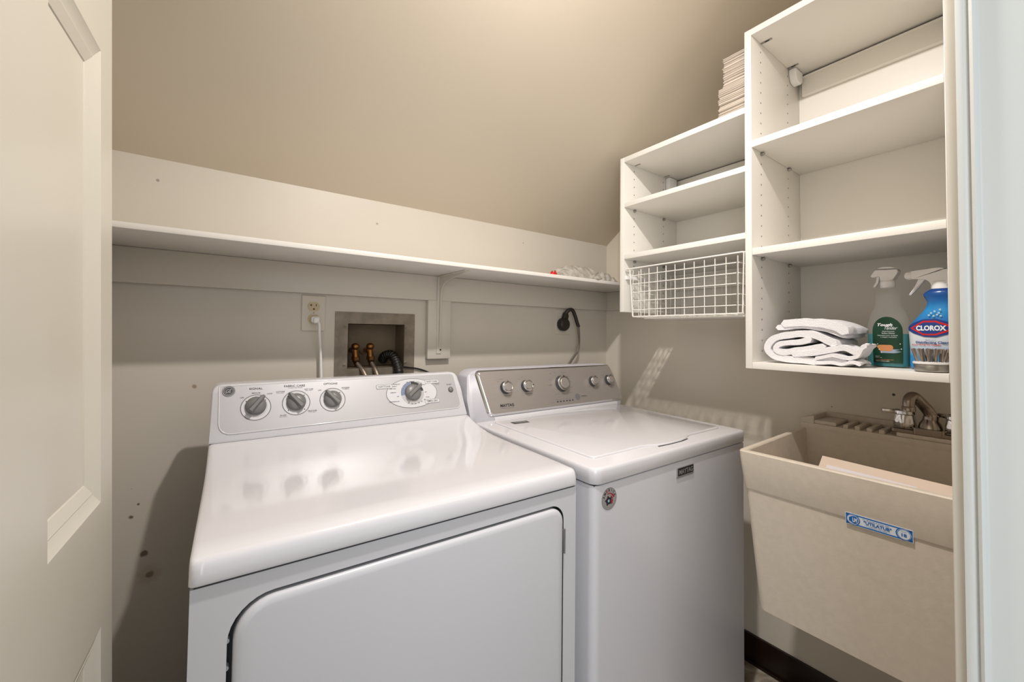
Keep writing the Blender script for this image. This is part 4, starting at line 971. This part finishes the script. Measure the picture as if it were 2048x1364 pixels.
b.text('"UTILATUB"', h=.0070, w=.045, mi=0, Mx=S2(.0540, .0005), z=.0012, bold=.035); b.text('E.L. MUSTEE & SONS, INC.', h=.0020, w=.044, mi=0, Mx=S2(.0520, .0062), z=.0012, bold=.02)
b.text('THE ONE AND ONLY THERMOPLASTIC TUB', h=.0016, w=.040, mi=0, Mx=S2(.0540, -.0050), z=.0012); b.text('CLEVELAND, OHIO 44138', h=.0016, w=.030, mi=0, Mx=S2(.0540, -.0073), z=.0012)
b.obj('maker_label', sk, ('stkblue', 'stkwhite'), smooth=0, fix=False)

# faucet
fa = thing('faucet', (-.092, -1.222, .9550), 'two-handle chrome faucet with bent spout on the rear ledge of the laundry tub', 'faucet')
b = B(); b.prism(roundpoly([(-.026, -.078), (.022, -.078), (.022, .078), (-.026, .078)], .010, 4), 0, .010); b.prism(roundpoly([(-.021, -.072), (.018, -.072), (.018, .072), (-.021, .072)], .008, 4), .010, .014)
b.prism(roundpoly([(-.029, -.028), (-.020, -.034), (.015, -.034), (.015, .034), (-.020, .034), (-.029, .028)], .004, 3), 0, .019)
b.lathe([(.026, .012), (.022, .030), (.0165, .040), (.015, .046)], 24); b.obj('base', fa, ('fchrome',), bevel=.0015, smooth=45)
b = B(); sp_ = bez([(0, 0, .036), (0, -.001, .052), (-.003, .003, .064), (-.012, .010, .078), (-.034, .020, .098), (-.044, .025, .104), (-.055, .029, .102), (-.061, .031, .092), (-.062, .0315, .076)], 7)
b.tube(sp_, .0115, 18, rs=[.0142+(.002 if i < 8 else 0)-.0015*min(1, i/40) for i in range(len(sp_))]); b.lathe([(.0142, 0), (.0142, .012), (.0130, .013)], 18, Mx=Matrix.Translation((-.062, .0315, .066)))
b.obj('spout', fa, ('fchrome',), smooth=60)
for y_, ang in ((.051, 112), (-.051, 60)):
    b = B(); K = Matrix.Translation((0, y_, .012)) @ Matrix.Scale(1.12, 4)
    rg = []
    for r_, z_ in ((.0185, 0), (.0205, .004), (.0210, .016), (.0195, .024), (.0190, .032), (.0210, .034), (.0210, .0410), (.0190, .0430)):
        rg.append([(r_*(1+.06*(math.cos(6*t) if z_ < .026 else 0))*math.cos(t), r_*(1+.06*(math.cos(6*t) if z_ < .026 else 0))*math.sin(t), z_) for t in [2*math.pi*i/36 for i in range(36)]])
    b.loft(rg, Mx=K)
    b.box((.006, -.0075, .0330), (.044, .0075, .0430), 0, K @ Matrix.Rotation(R(ang), 4, 'Z'), bev=.002)
    b.obj('handle', fa, ('chrome',), smooth=40)

# cardboard leaning in the tub
cbd = thing('cardboard_sheet', (-.35, -1.17, .785), 'flat tan cardboard piece with a white label leaning inside the laundry tub', 'cardboard')
A_ = Vector((-.25, -1.026, .879)); Bv = Vector((-.25, -1.40, .866)); Dn = Vector((-.44, 0, .700))-Vector((-.25, 0, .8745))
ux_ = (Bv-A_).normalized(); CMx = basis(A_-Vector((-.35, -1.17, .785)), ux_, -Dn)
b = B(); b.box((0, -.245, -.0035), (.400, 0, 0), 0, CMx, bev=.0006); b.obj('board', cbd, ('card',))
b = B(); b.box((.017, -.16, 0), (.200, -.026, .0005), 0, CMx); b.obj('paper_label', cbd, ('cardlabel',), smooth=0)
